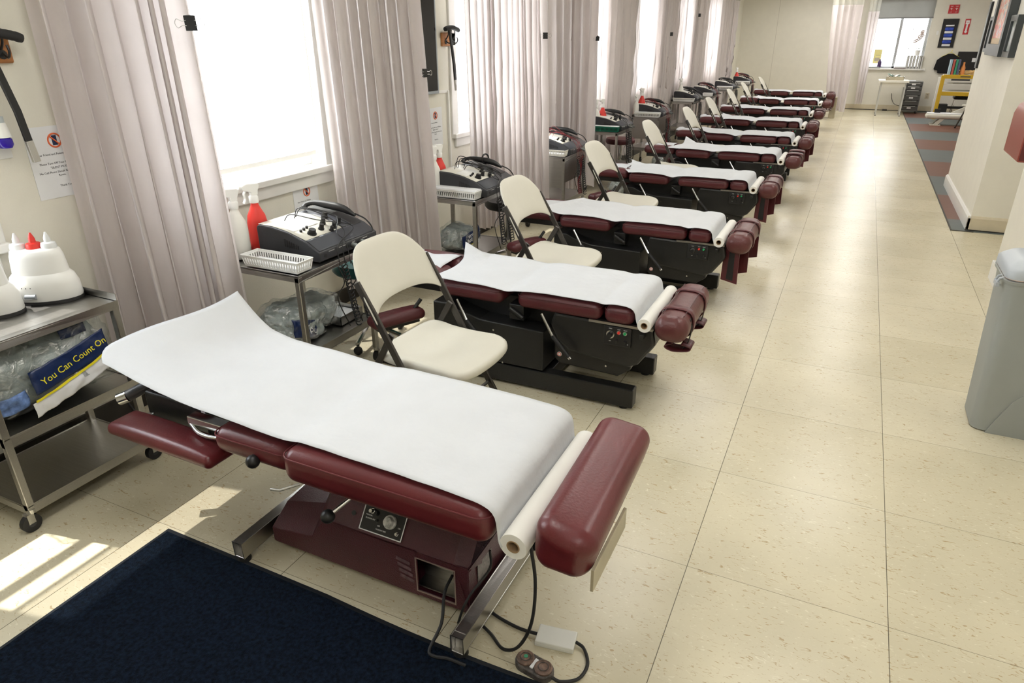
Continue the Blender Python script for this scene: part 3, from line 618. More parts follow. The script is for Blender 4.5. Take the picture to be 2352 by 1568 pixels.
# its paper
P1 = thing('exam_paper', 'white exam paper pulled from its roll over the nearest table, flared at its end', 'paper roll', (0, 0, 0), 0, 'exam paper on the tables')
def t1_shift(u): return -1.655 + .055*u + .03*u*u
def t1_lift(u, t): 
    a = max(0, (u-.72)/.28); b = max(0, (u-.89)/.11); return .055*a*a*(.2+.95*t**1.2) + .018*a*math.sin(t*5+.4) + .075*b**1.4*(.15+.9*t)
paper_sheet(P1, [(-.352, .490), (-.362, .51), (-.364, .55), (-.372, .588), (-.41, .602), (-.70, .606), (-1.00, .600), (-1.05, .590), (-1.12, .590), (-1.3, .594), (-1.55, .592), (-1.62, .596), (-1.80, .612)],
    .525, 1.3, t1_shift, lambda t: .185*(1-t)-.09*max(0, 1-t/.16)**2, t1_lift, side=0., wave=.0045)
paper_roll(P1, (-.323, -1.645, .503), .037, .53)
# ---- the black based model
def black_table(xr, yc, label, straps, first_parts=True, drop=.0):
    T = thing('treatment_table', label, 'treatment table', (xr, yc, 0), 0)
    dx = -.44                                             # local x = world x of table two - dx
    X = lambda x: x-dx
    # rails and cross bar on the floor
    for y in (-.19, .20):
        r = MB().bb(X(-1.62), X(-.47), y-.032, y+.032, .014, .112).build('floor_rail', BLACKM, T, smooth=False, bevel=.006)
        for x in (-1.57, -.52): MB().cyl((X(x), y, 0), (X(x), y, .016), .022, 14).build('rubber_foot', RUBBER, r)
    for x in (-1.0, -1.55): MB().bb(X(x), X(x+.08), -.16, .17, .02, .09).build('cross_bar', BLACKM, T, smooth=False, bevel=.004)
    # housings
    MB().prism([(X(-1.55), .125), (X(-.93), .125), (X(-.93), .335), (X(-1.28), .345), (X(-1.40), .375), (X(-1.46), .40), (X(-1.55), .40)], -.235, .20, 'y').build('centre_housing', BLACKM, T, smooth=False, bevel=.006)
    MB().prism([(X(-.89), .19), (X(-.86), .165), (X(-.56), .155), (X(-.50), .20), (X(-.50), .33), (X(-.89), .33)], -.19, .19, 'y').build('lower_housing', BLACKM, T, smooth=False, bevel=.008)
    MB().prism([(X(-.86), .30), (X(-.80), .255), (X(-.51), .225), (X(-.46), .25), (X(-.385), .36), (X(-.40), .435), (X(-.88), .445), (X(-.90), .38)], -.225, .225, 'y').build('end_housing', BLACKM, T, smooth=False, bevel=.014)
    MB().bb(X(-1.5), X(-.66), -.12, .12, .32, .455).bb(X(-1.13), X(-1.05), -.20, .20, .36, .44).build('lift_frame', BLACKM, T, smooth=False, bevel=.004)
    for y in (-.23, .23): MB().bb(X(-.70), X(-.40), y-.01, y+.01, .435, .447).build('slide_rail', STEEL, T, smooth=False)
    for y in (-.21, .21):
        MB().tube([(X(-1.12), y, .42), (X(-1.05), y, .38)], .012, 12).build('pivot_arm', BLACKM, T)
    # pads
    cushion('foot_cushion', (X(-.560), 0, .483), (.140, .50, .080), .034, .012, MAROON2, T)
    cushion('pelvic_cushion', (X(-.855), 0, .483), (.425, .50, .078), .034, .014, MAROON2, T)
    cushion('chest_cushion', (X(-1.33), 0, .483), (.36, .50, .080), .034, .014, MAROON2, T)
    for y in (-.10, .10): cushion('head_cushion', (X(-1.705), y, .492), (.34, .16, .075), .034, .012, MAROON2, T, seam=False)
    MB().bb(X(-1.85), X(-1.48), -.15, .15, .42, .455).build('head_frame', BLACKM, T, smooth=False, bevel=.004)
    for s in (-1, 1):
        a = cushion('armrest', (X(-1.70), s*.355, .325), (.30, .105, .055), .026, .010, MAROON2, T, seam=False, rot=(0, 0, -1.1*s))
        MB().tube([(X(-1.62), s*.24, .40), (X(-1.66), s*.30, .32)], .010, 10).build('arm_bracket', BLACKM, T)
        MB().box((X(-1.70), s*.355, .290), (.24, .06, .02), (0, 0, -1.1*s)).build('arm_plate', BLACKM, T, smooth=False, bevel=.004)
    for x in (-.935, -1.40):
        l = MB().tube([(X(x), -.245, .435), (X(x+.045), -.262, .375), (X(x+.07), -.275, .345)], .008, 10).build('release_lever', CHROME, T)
        MB().tube([(X(x+.07), -.275, .345), (X(x+.16), -.285, .255)], .0105, 12).build('grip', RUBBER, l)
        MB().cyl((X(x+.16), -.285, .255), (X(x+.168), -.286, .247), .009).build('end_cap', CHROME, l)
    cp = MB().bb(X(-.625), X(-.495), -.240, -.222, .335, .43).build('control_panel', BLACKP, T, smooth=False, bevel=.004)
    yk = -.240
    MB().tube([(X(-.592), yk+.002, .390), (X(-.592), yk-.003, .390)], [.0195, .0195], 20).build('dial_ring', CHROME, cp); MB().tube([(X(-.592), yk-.002, .390), (X(-.592), yk-.02, .390)], [.014, .012], 18).build('knob', BLACKP, cp)
    for x, m in ((-.552, REDPL), (-.523, mat('green_button', (.02, .35, .12), .3))):
        MB().cyl((X(x), yk+.001, .405), (X(x), yk-.003, .405), .010, 16).build('button_ring', CHROME, cp); MB().cyl((X(x), yk-.002, .405), (X(x), yk-.009, .405), .0065, 14).build('button', m, cp)
    for x in (-.560, -.520): MB().box((X(x), yk-.003, .360), (.008, .010, .018), (.3, 0, 0)).build('rocker_switch', BLACKP, cp)
    mm = Matrix(((1, 0, 0, X(-.56)), (0, 0, -1, yk-.0006), (0, 1, 0, .38), (0, 0, 0, 1)))
    lettering([('SPEED', -.033, .037, .006), ('STOP', .007, .037, .006), ('START', .038, .037, .006), ('OFF', -.033, -.025, .006), ('HI', .052, -.03, .006)], mm, WHITEINK, cp)
    for x, z in ((-1.20, .30), (-1.15, .13), (-.62, .20)): MB().cyl((X(x), -.2365 if x < -1 else -.192, z), (X(x), -.239 if x < -1 else -.1945, z), .005, 10).build('bolt', CHROME, T)
    w_ = MB().cyl((X(-.86), -.190, .215), (X(-.86), -.1925, .215), .012, 16).build('warning_sticker', WHITEINK, T)
    MB().tube([(X(-.86)+.0085*math.cos(a*PI/8), -.193, .215+.0085*math.sin(a*PI/8)) for a in range(16)], .0015, 5, closed=True).build('red_ring', REDPL, w_)
    # ankle bolster with straps
    bo = MB().rbox((0, 0, 0), (.150, .56, .125), .058, 6, 10, .0).build('ankle_bolster', BROWNBOL, T, loc=(X(-.318), .0, .462))
    MB().tube([(-.046, -.215, .061), (-.046, .215, .061)], .002, 6).tube([(.046, -.215, .061), (.046, .215, .061)], .002, 6).build('seam', MAROONP, bo)
    MB().tube([(X(-.41), -.10, .40), (X(-.31), -.10, .41)], .01, square=(.03, .02)).tube([(X(-.41), .10, .40), (X(-.31), .10, .41)], .01, square=(.03, .02)).build('bolster_arm', STEEL, T, smooth=False)
    MB().bb(X(-.45), X(-.43), -.27, .26, .40, .425).build('roll_bracket', BLACKM, T, smooth=False, bevel=.003)
    def wrap(y, w=.05, m=MAROON2):
        pts = []
        for k in range(25):
            a = 2*PI*k/24; cx, cz = math.cos(a), math.sin(a)
            q = (abs(cx)**3+abs(cz)**3)**(-1/3); pts.append((X(-.318)+.0775*q*cx, cz*.0655*q+.462))
        mb = MB(); n = len(pts)-1
        mb.add([(px, yy, pz) for yy in (y-w/2, y+w/2) for px, pz in pts[:-1]], [(k, (k+1) % n, n+(k+1) % n, n+k) for k in range(n)])
        return mb.build('strap', m, T, solid=.003, weld=False)
    def flap(y, w, path, m=MAROON2, name='strap_end'):
        P = bez(path, 8); mb = MB(); n = len(P)
        mb.add([(X(p[0]), yy, p[2]) for yy in (y-w/2, y+w/2) for p in P], [(k, k+1, n+k+1, n+k) for k in range(n-1)])
        return mb.build(name, m, T, solid=.004, weld=False, angle=180)
    for y in (-.13, .13): wrap(y)
    if straps == 'curled':
        for y in (-.17, .12):
            flap(y, .085, [(-.34, 0, .405), (-.31, 0, .385), (-.345, 0, .365), (-.31, 0, .350), (-.245, 0, .36), (-.235, 0, .375), (-.275, 0, .385)])
            flap(y, .022, [(-.25, 0, .50), (-.24, 0, .45), (-.25, 0, .38), (-.27, 0, .35)], BLACKP, 'velcro_strip')
    elif straps == 'hanging':
        def hang(x0, x1, y, z0, z1, dz, yy=.006, m=MAROON2, name='strap_end', rz=-.25):
            mb = MB().prism([(x0, z1), (x1, z1+dz*.3), (x1+.006, z0+dz), (x0-.004, z0)], -yy/2, yy/2, 'y'); 
            R3 = Matrix.Rotation(rz, 3, 'Z'); c = Vector(((x0+x1)/2, 0, 0)); mb.v = [R3 @ (v-c) + c + Vector((0, y+.012*math.sin((v.z-z0)*16), 0)) for v in mb.v]
            return mb.build(name, m, T, smooth=False, bevel=.001)
        hang(X(-.405), X(-.305), -.19, .205, .43, -.012); hang(X(-.370), X(-.335), -.1955, .215, .42, -.004, .003, BLACKP, 'velcro_strip')
        hang(X(-.315), X(-.262), -.12, .235, .43, .02); hang(X(-.30), X(-.235), .10, .28, .43, .02); hang(X(-.285), X(-.245), .14, .30, .42, .01)
    elif straps == 'on_top':
        for y in (-.10, .12): flap(y, .12, [(-.40, 0, .49), (-.39, 0, .532), (-.33, 0, .54), (-.26, 0, .535), (-.24, 0, .52)])
    return T
def black_paper(xr, yc, label, seed, tail, yo=0., x_end=-1.12, curl=.04):
    P = thing('exam_paper', label, 'paper roll', (xr, yc, 0), 0, 'exam paper on the tables')
    R = random.Random(seed); d1, d2 = R.uniform(.004, .014), R.uniform(.008, .022)
    prof = [(-.016, .450), (-.030, .462), (-.036, .49), (-.044, .528), (-.070, .540), (-.12, .542), (-.165, .539), (-.190, .534-d1*.5), (-.225, .539), (-.40, .540), (-.55, .538), (-.625, .532), (-.675, .533-d2), (-.74, .532), (-.82, .539), (-.98, .539), (-1.05, .534), (x_end, .530)]
    def end(t):
        if tail == 'torn': return .05*math.sin(t*23+seed)*.4 + .10*(t-.3) + .02*noise.noise(Vector((t*20, seed, 0)))
        if tail == 'straight': return .02*t
        return .06*math.sin(t*3.1+seed)
    def lift(u, t):
        a = max(0, (u-.88)/.12)
        if tail == 'peak': return .075*a*max(0, 1-abs(t-.86)/.2)**1.5 + .01*a
        if tail == 'curl': return curl*a*a*(1.1-t*.6)
        if tail == 'torn': return .055*a*max(0, 1-abs(t-.9)/.25) + .012*a*math.sin(t*13)
        return .008*a
    ph = R.uniform(0, 6)
    paper_sheet(P, prof, .485, seed, lambda u: yo + .012*math.sin(u*4+ph)*u, end, lift, side=.004, wave=.004)
    paper_roll(P, (.006, yo, .466), .032, .50)
    # face paper on the head pads
    MB().grid(lambda u, v: (-1.13-.31*u, -.13+.27*v+.01*math.sin(u*9), .545+.005*noise.noise(Vector((u*4, v*4, seed)))+(.010 if u > .8 else 0)-.02*(abs(v-.5)*2)**5), 14, 14).build('face_paper', PAPER, P, angle=180, weld=False, solid=.0006)
    return P
XRO = [None, -.44, -.385, -.412, -.355, -.345, -.385, -.395, -.375, -.41]
YC = [None, -.07, 1.43, 3.14, 4.68, 6.10, 7.78, 9.52, 11.5, 13.62]
LABT = [None, 'treatment table second in the row, black base, straps curled under its bolster',
 'treatment table third in the row, black base, long straps hanging from its bolster', 'treatment table fourth in the row, straps wound round its bolster beside the third folding chair',
 'treatment table fifth in the row, its strap flaps laid on top of the bolster', 'treatment table sixth in the row with straps hanging by the aisle', 'treatment table seventh in the row, dark bolster straps hanging down',
 'treatment table eighth in the row with strap flaps folded over the bolster', 'treatment table ninth in the row, one before the end wall', 'treatment table last in the row against the end wall, tan board at its aisle end']
STR = [None, 'curled', 'hanging', 'hanging', 'on_top', 'hanging', 'hanging', 'on_top', 'curled', 'plain']
proto = {}
for i in range(1, 10):
    s = STR[i]
    if s in proto: t = dup(proto[s], (XRO[i], YC[i], 0), 0, LABT[i])
    else: t = proto[s] = black_table(XRO[i], YC[i], LABT[i], s)
MB().bb(.14, .26, -.02, .30, 0, .42).build('end_board', TAN, t, smooth=False, bevel=.004)
MB().rbox((.155, .05, .36), (.12, .42, .30), .05, 4, 6).build('end_pad', MAROON2, t)
LABP = [None, 'white exam paper and roll on the second table, peaked at its torn head end', 'white exam paper and roll on the third table, rolled up at its head end', 'white exam paper and roll on the fourth table, ragged at the head end',
 'white exam paper and roll on the fifth table, drooping in the dip between the pads', 'white exam paper and roll on the sixth table, curled over at the head end', 'white exam paper and roll on the seventh table in the row',
 'white exam paper and roll on the eighth table, dipping between its pads', 'white exam paper and roll on the ninth table in the row', 'white exam paper and roll on the last table by the end wall']
TAIL = [None, 'peak', 'curl', 'torn', 'peak', 'curl', 'torn', 'curl', 'torn', 'straight']
for i in range(1, 10): black_paper(XRO[i], YC[i], LABP[i], i*3.7, TAIL[i], yo=-.01)
#====================================================================== FOLDING CHAIRS
def chair_proto(label, loc, rz):
    t = thing('folding_chair', label, 'chair', loc, rz, 'folding chairs between the tables')
    # seat: waisted at the back, bowed front, dished
    def out(a):   # outline in plan by angle
        c, s = math.cos(a), math.sin(a); ex = 6.0
        q = (abs(c)**ex+abs(s)**ex)**(-1/ex); x = .212*q*c; y = .226*q*s
        if x > 0: x *= 1+.12*(1-(y/.235)**2); 
        else: pass
        y *= 1-.09*max(0, 1-(x/.2)**2)
        return x-.004, y
    def top(r, a):
        x, y = out(a); x *= r; y *= r
        z = .442 - .016*max(0, 1-(x/.17)**2)*max(0, 1-(y/.2)**2) + (.014*max(0, (-x-.10)/.1)) - (.020*max(0, (x-.13)/.1))
        return x, y, z
    n = 56; rs = [0, .2, .4, .6, .75, .86, .93]; mb = MB(); vs = [top(0, 0)]; fs = []
    for r in rs[1:]:
        for k in range(n): vs.append(top(r, 2*PI*k/n))
    for q, (r, dz) in enumerate(((.975, -.004), (1.0, -.014), (1.0, -.030), (.985, -.036), (.90, -.036), (.5, -.03))):
        for k in range(n):
            x, y, z = top(r, 2*PI*k/n); vs.append((x, y, top(.93, 2*PI*k/n)[2]+dz))
    rows = len(rs)-1+6; fs = [(0, 1+k, 1+(k+1) % n) for k in range(n)]
    for i in range(rows-1): fs += [(1+i*n+k, 1+(i+1)*n+k, 1+(i+1)*n+(k+1) % n, 1+i*n+(k+1) % n) for k in range(n)]
    fs.append(tuple(1+(rows-1)*n+k for k in range(n)))
    mb.add(vs, fs).build('seat', CHAIRPL, t, angle=60)
    # backrest plane follows the uprights
    def up(z): return -.17 - .56*(z-.623)
    def bk(u, v, off):
        # u across -1..1, v 0..1 up
        y = u*.243*(1-.07*max(0, v-.5)/.5) ; top_ = .872-.105*abs(u)**4.6; bot = .608+.040*(1-abs(u)**3) - .02*abs(u)**8
        z = bot+(top_-bot)*v; x = up(z) - .030*(1-u*u) + off
        edge = max(abs(u)**10, abs(2*v-1)**12); return (x - off*edge*.7, y, z)
    N, K = 26, 14; f = MB(); W = K+1
    A = [bk(-1+2*i/N, j/K, .011) for i in range(N+1) for j in range(K+1)]; B = [bk(-1+2*i/N, j/K, -.011) for i in range(N+1) for j in range(K+1)]
    S = len(A); F = [(i*W+j, (i+1)*W+j, (i+1)*W+j+1, i*W+j+1) for i in range(N) for j in range(K)] + [(S+i*W+j, S+i*W+j+1, S+(i+1)*W+j+1, S+(i+1)*W+j) for i in range(N) for j in range(K)]
    rim = [i*W for i in range(N+1)] + [N*W+j for j in range(1, K+1)] + [i*W+K for i in range(N-1, -1, -1)] + [j for j in range(K-1, 0, -1)]
    F += [(rim[k], S+rim[k], S+rim[(k+1) % len(rim)], rim[(k+1) % len(rim)]) for k in range(len(rim))]
    f.add(A+B, F).build('backrest', CHAIRPL, t, angle=60, bevel=.006)
    for s in (-1, 1):
        y = s*.232
        MB().tube([(up(.75)-.008, y, .75), (up(.623), y, .623), (up(.30), y, .30), (up(0)-.0, y, .012)], .01, square=(.014, .030)).build('front_leg', CHAIRFR, t, smooth=False, bevel=.003)
        MB().tube([(-.108, s*.212, .545), (-.20, s*.212, .385), (-.42, s*.212, .012)], .01, square=(.013, .028)).build('rear_leg', CHAIRFR, t, smooth=False, bevel=.003)
        MB().tube([(-.215, s*.221, .37), (-.045, s*.221, .395)], .004, square=(.004, .016)).build('brace', CHAIRFR, t, smooth=False)
        MB().tube([(.12, s*.19, .405), (-.20, s*.19, .405)], .006, square=(.012, .02)).build('seat_rail', CHAIRFR, t, smooth=False)
        for x in (up(0), -.422): MB().cyl((x, s*(.232 if x > 0 else .212), 0), (x, s*(.232 if x > 0 else .212), .03), .014, 12).build('rubber_cap', RUBBER, t)
    MB().tube([(up(.18), -.232, .18), (up(.18), .232, .18)], .008, 8).build('cross_bar', CHAIRFR, t); MB().tube([(-.34, -.212, .145), (-.34, .212, .145)], .008, 8).build('cross_bar', CHAIRFR, t)
    return t
CH = [(-1.165, -.83, -.06), (-1.22, .61, -.03), (-1.29, 2.23, -.02), (-1.29, 3.86, 0), (-1.24, 5.38, 0), (-1.27, 6.87, 0), (-1.28, 8.56, 0), (-1.33, 10.3, 0), (-1.28, 12.2, 0)]
CL = ['cream folding chair with bronze frame, nearest of all, between first and second table', 'cream folding chair with bronze frame between the second and third table', 'cream folding chair with bronze frame between the third and fourth table',
 'cream folding chair with bronze frame between the fourth and fifth table', 'cream folding chair with bronze frame between the fifth and sixth table', 'cream folding chair with bronze frame between the sixth and seventh table',
 'cream folding chair with bronze frame between the seventh and eighth table', 'cream folding chair with bronze frame between the eighth and ninth table', 'cream folding chair with bronze frame beside the last table']
ch0 = chair_proto(CL[0], (*CH[0][:2], 0), CH[0][2])
for (x, y, r), l in list(zip(CH, CL))[1:]: dup(ch0, (x, y, 0), r, l)
#====================================================================== STEEL CARTS
def cart(label, x1, y0, w, d, ztop, shelves, panel=False, group='stainless carts by the wall'):
    """x1: aisle face, y0: near face; w along x, d along y"""
    t = thing('utility_cart', label, 'cart', (x1-w/2, y0+d/2, 0), 0, group); hx, hy = w/2, d/2
    def tray(z, name, lip=.03):
        mb = MB().bb(-hx, hx, -hy, hy, z-.006, z); 
        for a in ((-hx, -hx+.003, -hy, hy), (hx-.003, hx, -hy, hy), (-hx, hx, -hy, -hy+.003), (-hx, hx, hy-.003, hy)): mb.bb(*a, z-lip, z+.004)
        mb.build(name, STEEL, t, smooth=False, bevel=.0015)
    tray(ztop, 'top_shelf'); MB().bb(-hx-.001, -hx+.003, -hy, hy, ztop, ztop+.03).bb(-hx, hx, hy-.003, hy, ztop, ztop+.03).build('back_lip', STEEL, t, smooth=False)
    for z in shelves: tray(z, 'lower_shelf', .035)
    for sx in (-1, 1):
        for sy in (-1, 1):
            x, y = sx*(hx-.013), sy*(hy-.013)
            MB().bb(x-.013, x+.013, y-.013, y+.013, .085, ztop-.006).build('leg', STEEL, t, smooth=False, bevel=.003)
            q = .012*(1 if sy > 0 else -1)
            c = MB().cyl((x, y, .072), (x, y, .088), .016, 14).bb(x-.014, x+.014, y-.012+q, y+.012+q, .035, .074).build('caster', STEEL, t, smooth=False)
            MB().cyl((x-.011, y+q, .034), (x+.011, y+q, .034), .034, 22).build('wheel', RUBBER, c); MB().cyl((x-.012, y+q, .034), (x+.012, y+q, .034), .014, 14).build('hub', DARKPL, c)
    if panel:
        MB().bb(-hx+.01, hx-.01, -hy+.002, -hy+.005, ztop-.27, ztop-.01).bb(hx-.006, hx-.003, -hy+.02, hy-.02, ztop-.22, ztop-.03).build('side_panel', STEEL, t, smooth=False)
    return t
cart('stainless three-tier cart under the lotion warmers, at the window wall', -2.19, -2.06, .385, .52, .72, (.385, .105))
CART = [None, (-1.893, -.879), (-1.89, .796), (-2.0, 2.66), (-2.09, 4.47), (-2.045, 6.10), (-2.12, 8.55), (-2.06, 9.75), (-2.0, 11.5), (-1.93, 13.3)]
CLAB = [None, 'stainless cart beside the nearest folding chair with a crinkled bag on its lower shelf', 'stainless cart beside the second folding chair, crinkled bag leaning by its lower shelf', 'stainless cart with a drawer box under its top, red leads hanging from its machine',
 'stainless cart under the green basket', 'stainless cart with a solid brown-grey side panel, fifth beyond the warmers', 'stainless cart sixth beyond the warmers, under the long white basket',
 'stainless cart seventh beyond the warmers, beside the small white basket', 'stainless cart eighth beyond the warmers', 'stainless cart at the last table near the end wall']
for i in range(1, 10):
    x, y = CART[i]; cart(CLAB[i], x, y, .50 if i < 3 else .37, .54, .655, (.27,), panel=i in (3, 5))
#====================================================================== STIMULATION MACHINES
def coil(a, b, sag, r, turns, wire, mb):
    a, b = Vector(a), Vector(b); n = turns*8
    for_pts = []
    for k in range(n+1):
        s = k/n; p = a.lerp(b, s); p.z -= sag*4*s*(1-s)
        an = 2*PI*turns*s; for_pts.append(p+Vector((r*math.cos(an), r*.6*math.sin(an), r*math.sin(an)*.8)))
    mb.tube(for_pts, wire, 5)
def machine(label, loc, rz, style='black'):
    t = thing('stimulation_unit', label, 'machine', loc, rz, 'stimulation units on the carts')
    hx, hy = .19, .225
    P = [(-hx, .004), (hx-.01, .004), (hx, .012), (hx, .052), (hx-.075, .096), (.0, .132), (-.10, .148), (-hx+.012, .150), (-hx, .138)]
    MB().prism(P, -hy, hy, 'y').build('casing', DARKPL, t, smooth=False, bevel=.006)
    def on(x, h=0.):   # height of the top at x
        Q = P[3:8]
        for (xa, za), (xb, zb) in zip(Q, Q[1:]):
            if xb <= x <= xa: return za+(zb-za)*(xa-x)/(xa-xb)+h
        return .15+h
    def skin(xa, xb, ya, yb, m, name, h=.0012, n=10):
        return MB().grid(lambda u, v: (xa+(xb-xa)*u, ya+(yb-ya)*v, on(xa+(xb-xa)*u, h)), n, 2).build(name, m, t, weld=False, solid=.001, angle=180)
    pn = skin(.105, -.185, -.215, .055, CREAMPL, 'front_panel'); skin(.183, .108, -.215, .215, GREYPL, 'lower_panel'); skin(.105, -.10, .058, .118, GREYPL, 'grey_panel')
    skin(.02, -.06, -.20, -.02, mat('panel_white_label', (.78, .78, .75), .4), 'label_card', .0022)
    mb = MB()
    for y in (-.02, .035, .09): mb.tube([(.184, y, on(.184, .001)), (.11, y, on(.11, .001)), (.0, y, on(0, .001))], .0008, 4)
    mb.build('panel_lines', WHITEINK, t, weld=False)
    for x, y, r, h in ((.075, -.135, .021, .026), (.065, -.055, .014, .028), (.03, .0, .014, .03), (.085, .015, .013, .028), (-.015, .07, .016, .03), (.06, .085, .013, .028), (.10, -.02, .011, .022)):
        z = on(x, .001); MB().tube([(x, y, z), (x+.1*h, y, z+h*.3), (x+.1*h, y, z+h*.3), (x+.3*h, y, z+h)], [r*1.12, r*1.05, r*.86, r*.8], 16).build('knob', BLACKP, t)
    for k in range(3): 
        x, y = .035-.006*k, -.165+.028*k; MB().cyl((x, y, on(x)), (x+.002, y, on(x)+.013), .007, 12).build('small_knob', BLACKP, t)
    for k in range(7): MB().bb(-.02+.013*k, -.013+.013*k, -hy-.0022, -hy+.001, .060-.001*k, .098-.004*k).build('vent_slot', BLACKP, t, smooth=False)
    lettering([('STIM INTENSITY', -.14, .012, .006), ('TREATMENT MODE', -.06, .012, .006), ('CHANNEL', .03, .012, .006), ('COMBINATION', .12, .012, .006)], Matrix(((0, 0, 1, hx+.0008), (1, 0, 0, 0), (0, 1, 0, .03), (0, 0, 0, 1))), WHITEINK, t)
    for y in (-.185, -.02, .06, .13): MB().cyl((hx-.004, y, .030), (hx+.002, y, .030), .009, 14).build('socket', BLACKP, t)
    for y in (.02, .09): MB().tube([(hx, y, .03), (hx+.025, y-.005, .030), (hx+.06, y-.02, .022)], [.013, .013, .008], 12).build('plug', mat('grey_plug', (.13, .14, .13), .5), t)
    # applicator in its cradle
    MB().prism([(.10, .085), (.12, .098), (-.02, .146), (-.17, .160), (-.185, .14)], .128, .205, 'y').build('cradle', BLACKP, t, smooth=False, bevel=.005)
    ap = MB().tube(bez([(-.17, .10, .165), (-.165, .115, .180), (-.13, .135, .188), (-.06, .155, .180), (.03, .168, .166), (.10, .175, .135)], 5), [.017, .017, .016, .015, .014, .013, .013, .012, .012, .012, .013, .014, .016, .018, .019, .020, .020, .021, .021, .020, .019, .018, .016, .013, .010, .007], 16)
    ap = ap.build('applicator', BLACKP, t)
    if style == 'wrapped': MB().tube([(-.02+.027*math.cos(a*PI/6)*.3, .157+.034*math.cos(a*PI/6), .188+.034*math.sin(a*PI/6)) for a in range(12)], .006, 6, closed=True).build('strap', BLACKP, ap)
    cd = MB(); cd.tube(bez([(.10, .175, .145), (.15, .19, .12), (.18, .20, .08), (.185, .19, .055)], 6), .004, 8); cd.build('applicator_cord', BLACKP, ap)
    # leads over the top and hanging
    R = random.Random(label); lm = REDCORD if style == 'red' else BLACKP
    ld = MB()
    for k in range(3 if style == 'black' else 5):
        y0 = R.uniform(-.16, -.02); x0_ = R.uniform(-.15, -.02)
        ld.tube(bez([(x0_, y0, on(x0_, .004)), (x0_+.02, y0+.03, on(x0_)+.03+.012*k), (R.uniform(.02, .08), R.uniform(-.10, .08), on(.06)+.045), (.14, R.uniform(-.04, .10), on(.14)+.02), (.20, -.10+.03*k, .06), (.215+.008*k, -.12+.03*k, -.04)], 6), .0016 if style == 'red' else .0024, 6)
    ld.build('leads', BLACKP if style == 'black' else lm, t, weld=False)
    hn = MB()
    for k in range(4):
        y = -.14+.05*k; dz = -.28-.05*R.random()
        if k % 2: coil((.215, y, -.03), (.21+.03*R.random(), y+.05, dz-.06), 0, .016, 17, .0036, hn)
        else: hn.tube(bez([(.218, y, -.03), (.23, y+.02, -.12), (.205, y-.01, -.20), (.23, y+.03, dz-.05)], 6), .0028, 6)
    hn.build('hanging_cords', BLACKP, t, weld=False)
    if style == 'red':
        rd = MB()
        for k in range(5): rd.tube(bez([(.222, -.1+.03*k, -.03), (.24-.01*k, -.08+.03*k, -.15), (.215, -.08+.02*k, -.25), (.235, -.1+.02*k, -.36)], 5), .0024, 6)
        rd.build('red_leads', REDCORD, t, weld=False)
    return t
MP = [None, (-2.105, -.47), (-2.045, 1.12), (-2.17, 2.97), (-2.26, 4.78), (-2.21, 6.42), (-2.28, 8.87), (-2.23, 10.1), (-2.17, 11.82), (-2.11, 13.63)]
ML = [None, ('black and cream stimulation unit with thin wires across its panel, nearest of its kind', 'black'), ('black and cream stimulation unit with its applicator strapped down, beside the second folding chair', 'wrapped'),
 ('stimulation unit with red leads hanging, partly behind the third curtain', 'red'), ('stimulation unit behind the green basket', 'black'), ('stimulation unit tangled in dark red leads, fifth along the wall', 'red'),
 ('stimulation unit sixth along the wall, behind the long white basket', 'black'), ('stimulation unit seventh along the wall with a tangle of leads', 'red'), ('stimulation unit eighth along the wall', 'black'), ('stimulation unit last along the wall, beside the lone red bottle', 'red')]
mp = {}
for i in range(1, 10):
    x, y = MP[i]; l, s = ML[i]
    if s in mp: dup(mp[s], (x, y, .661), 0, l)
    else: mp[s] = machine(l, (x, y, .661), 0, s)
#====================================================================== BASKETS, BOTTLES
def basket(label, loc, L=.36, W=.115, H=.055, m=WHITEPL, lid=None):
    t = thing('plastic_basket', label, 'basket', loc, 0, 'baskets on the carts'); hl, hw = L/2, W/2; fl = 1.10
    mb = MB(); mb.bb(-hl*.93, hl*.93, -hw*.86, hw*.86, 0, .003)
    def wall(p0, p1, q0, q1, n):   # bottom p0-p1, top q0-q1; slotted
        p0, p1, q0, q1 = map(Vector, (p0, p1, q0, q1)); th = .0015
        def pt(a, b): return p0.lerp(p1, a).lerp(q0.lerp(q1, a), b)
        nr = (p1-p0).cross(q0-p0).normalized()*th
        def cell(a0, a1, b0, b1):
            A = [pt(a0, b0), pt(a1, b0), pt(a1, b1), pt(a0, b1)]; mb.add([v-nr for v in A]+[v+nr for v in A], [(0, 3, 2, 1), (4, 5, 6, 7), (0, 1, 5, 4), (2, 3, 7, 6), (1, 2, 6, 5), (3, 0, 4, 7)])
        cell(0, 1, 0, .22); cell(0, 1, .78, 1)
        for k in range(n+1): cell(max(0, (k-.25)/n), min(1, (k+.25)/n), .22, .78)
    b = [(-hl*.93, -hw*.86, 0), (hl*.93, -hw*.86, 0), (hl*.93, hw*.86, 0), (-hl*.93, hw*.86, 0)]; q = [(-hl, -hw, H), (hl, -hw, H), (hl, hw, H), (-hl, hw, H)]
    for k, n in ((0, 22), (1, 7), (2, 22), (3, 7)): wall(b[k], b[(k+1) % 4], q[k], q[(k+1) % 4], n)
    for k in range(4): mb.tube([q[k], q[(k+1) % 4]], .003, 6)
    mb.build('slotted_body', m, t, smooth=False, weld=False)
    if lid: MB().bb(-hl+.006, hl-.006, -hw+.006, hw-.006, H-.004, H+.008).build('paper_stack', PRINT, t, smooth=False, bevel=.002)
    else: MB().bb(-hl*.9, hl*.9, -hw*.8, hw*.8, .004, .022).build('paper_stack', PRINT, t, smooth=False, bevel=.002)
    return t
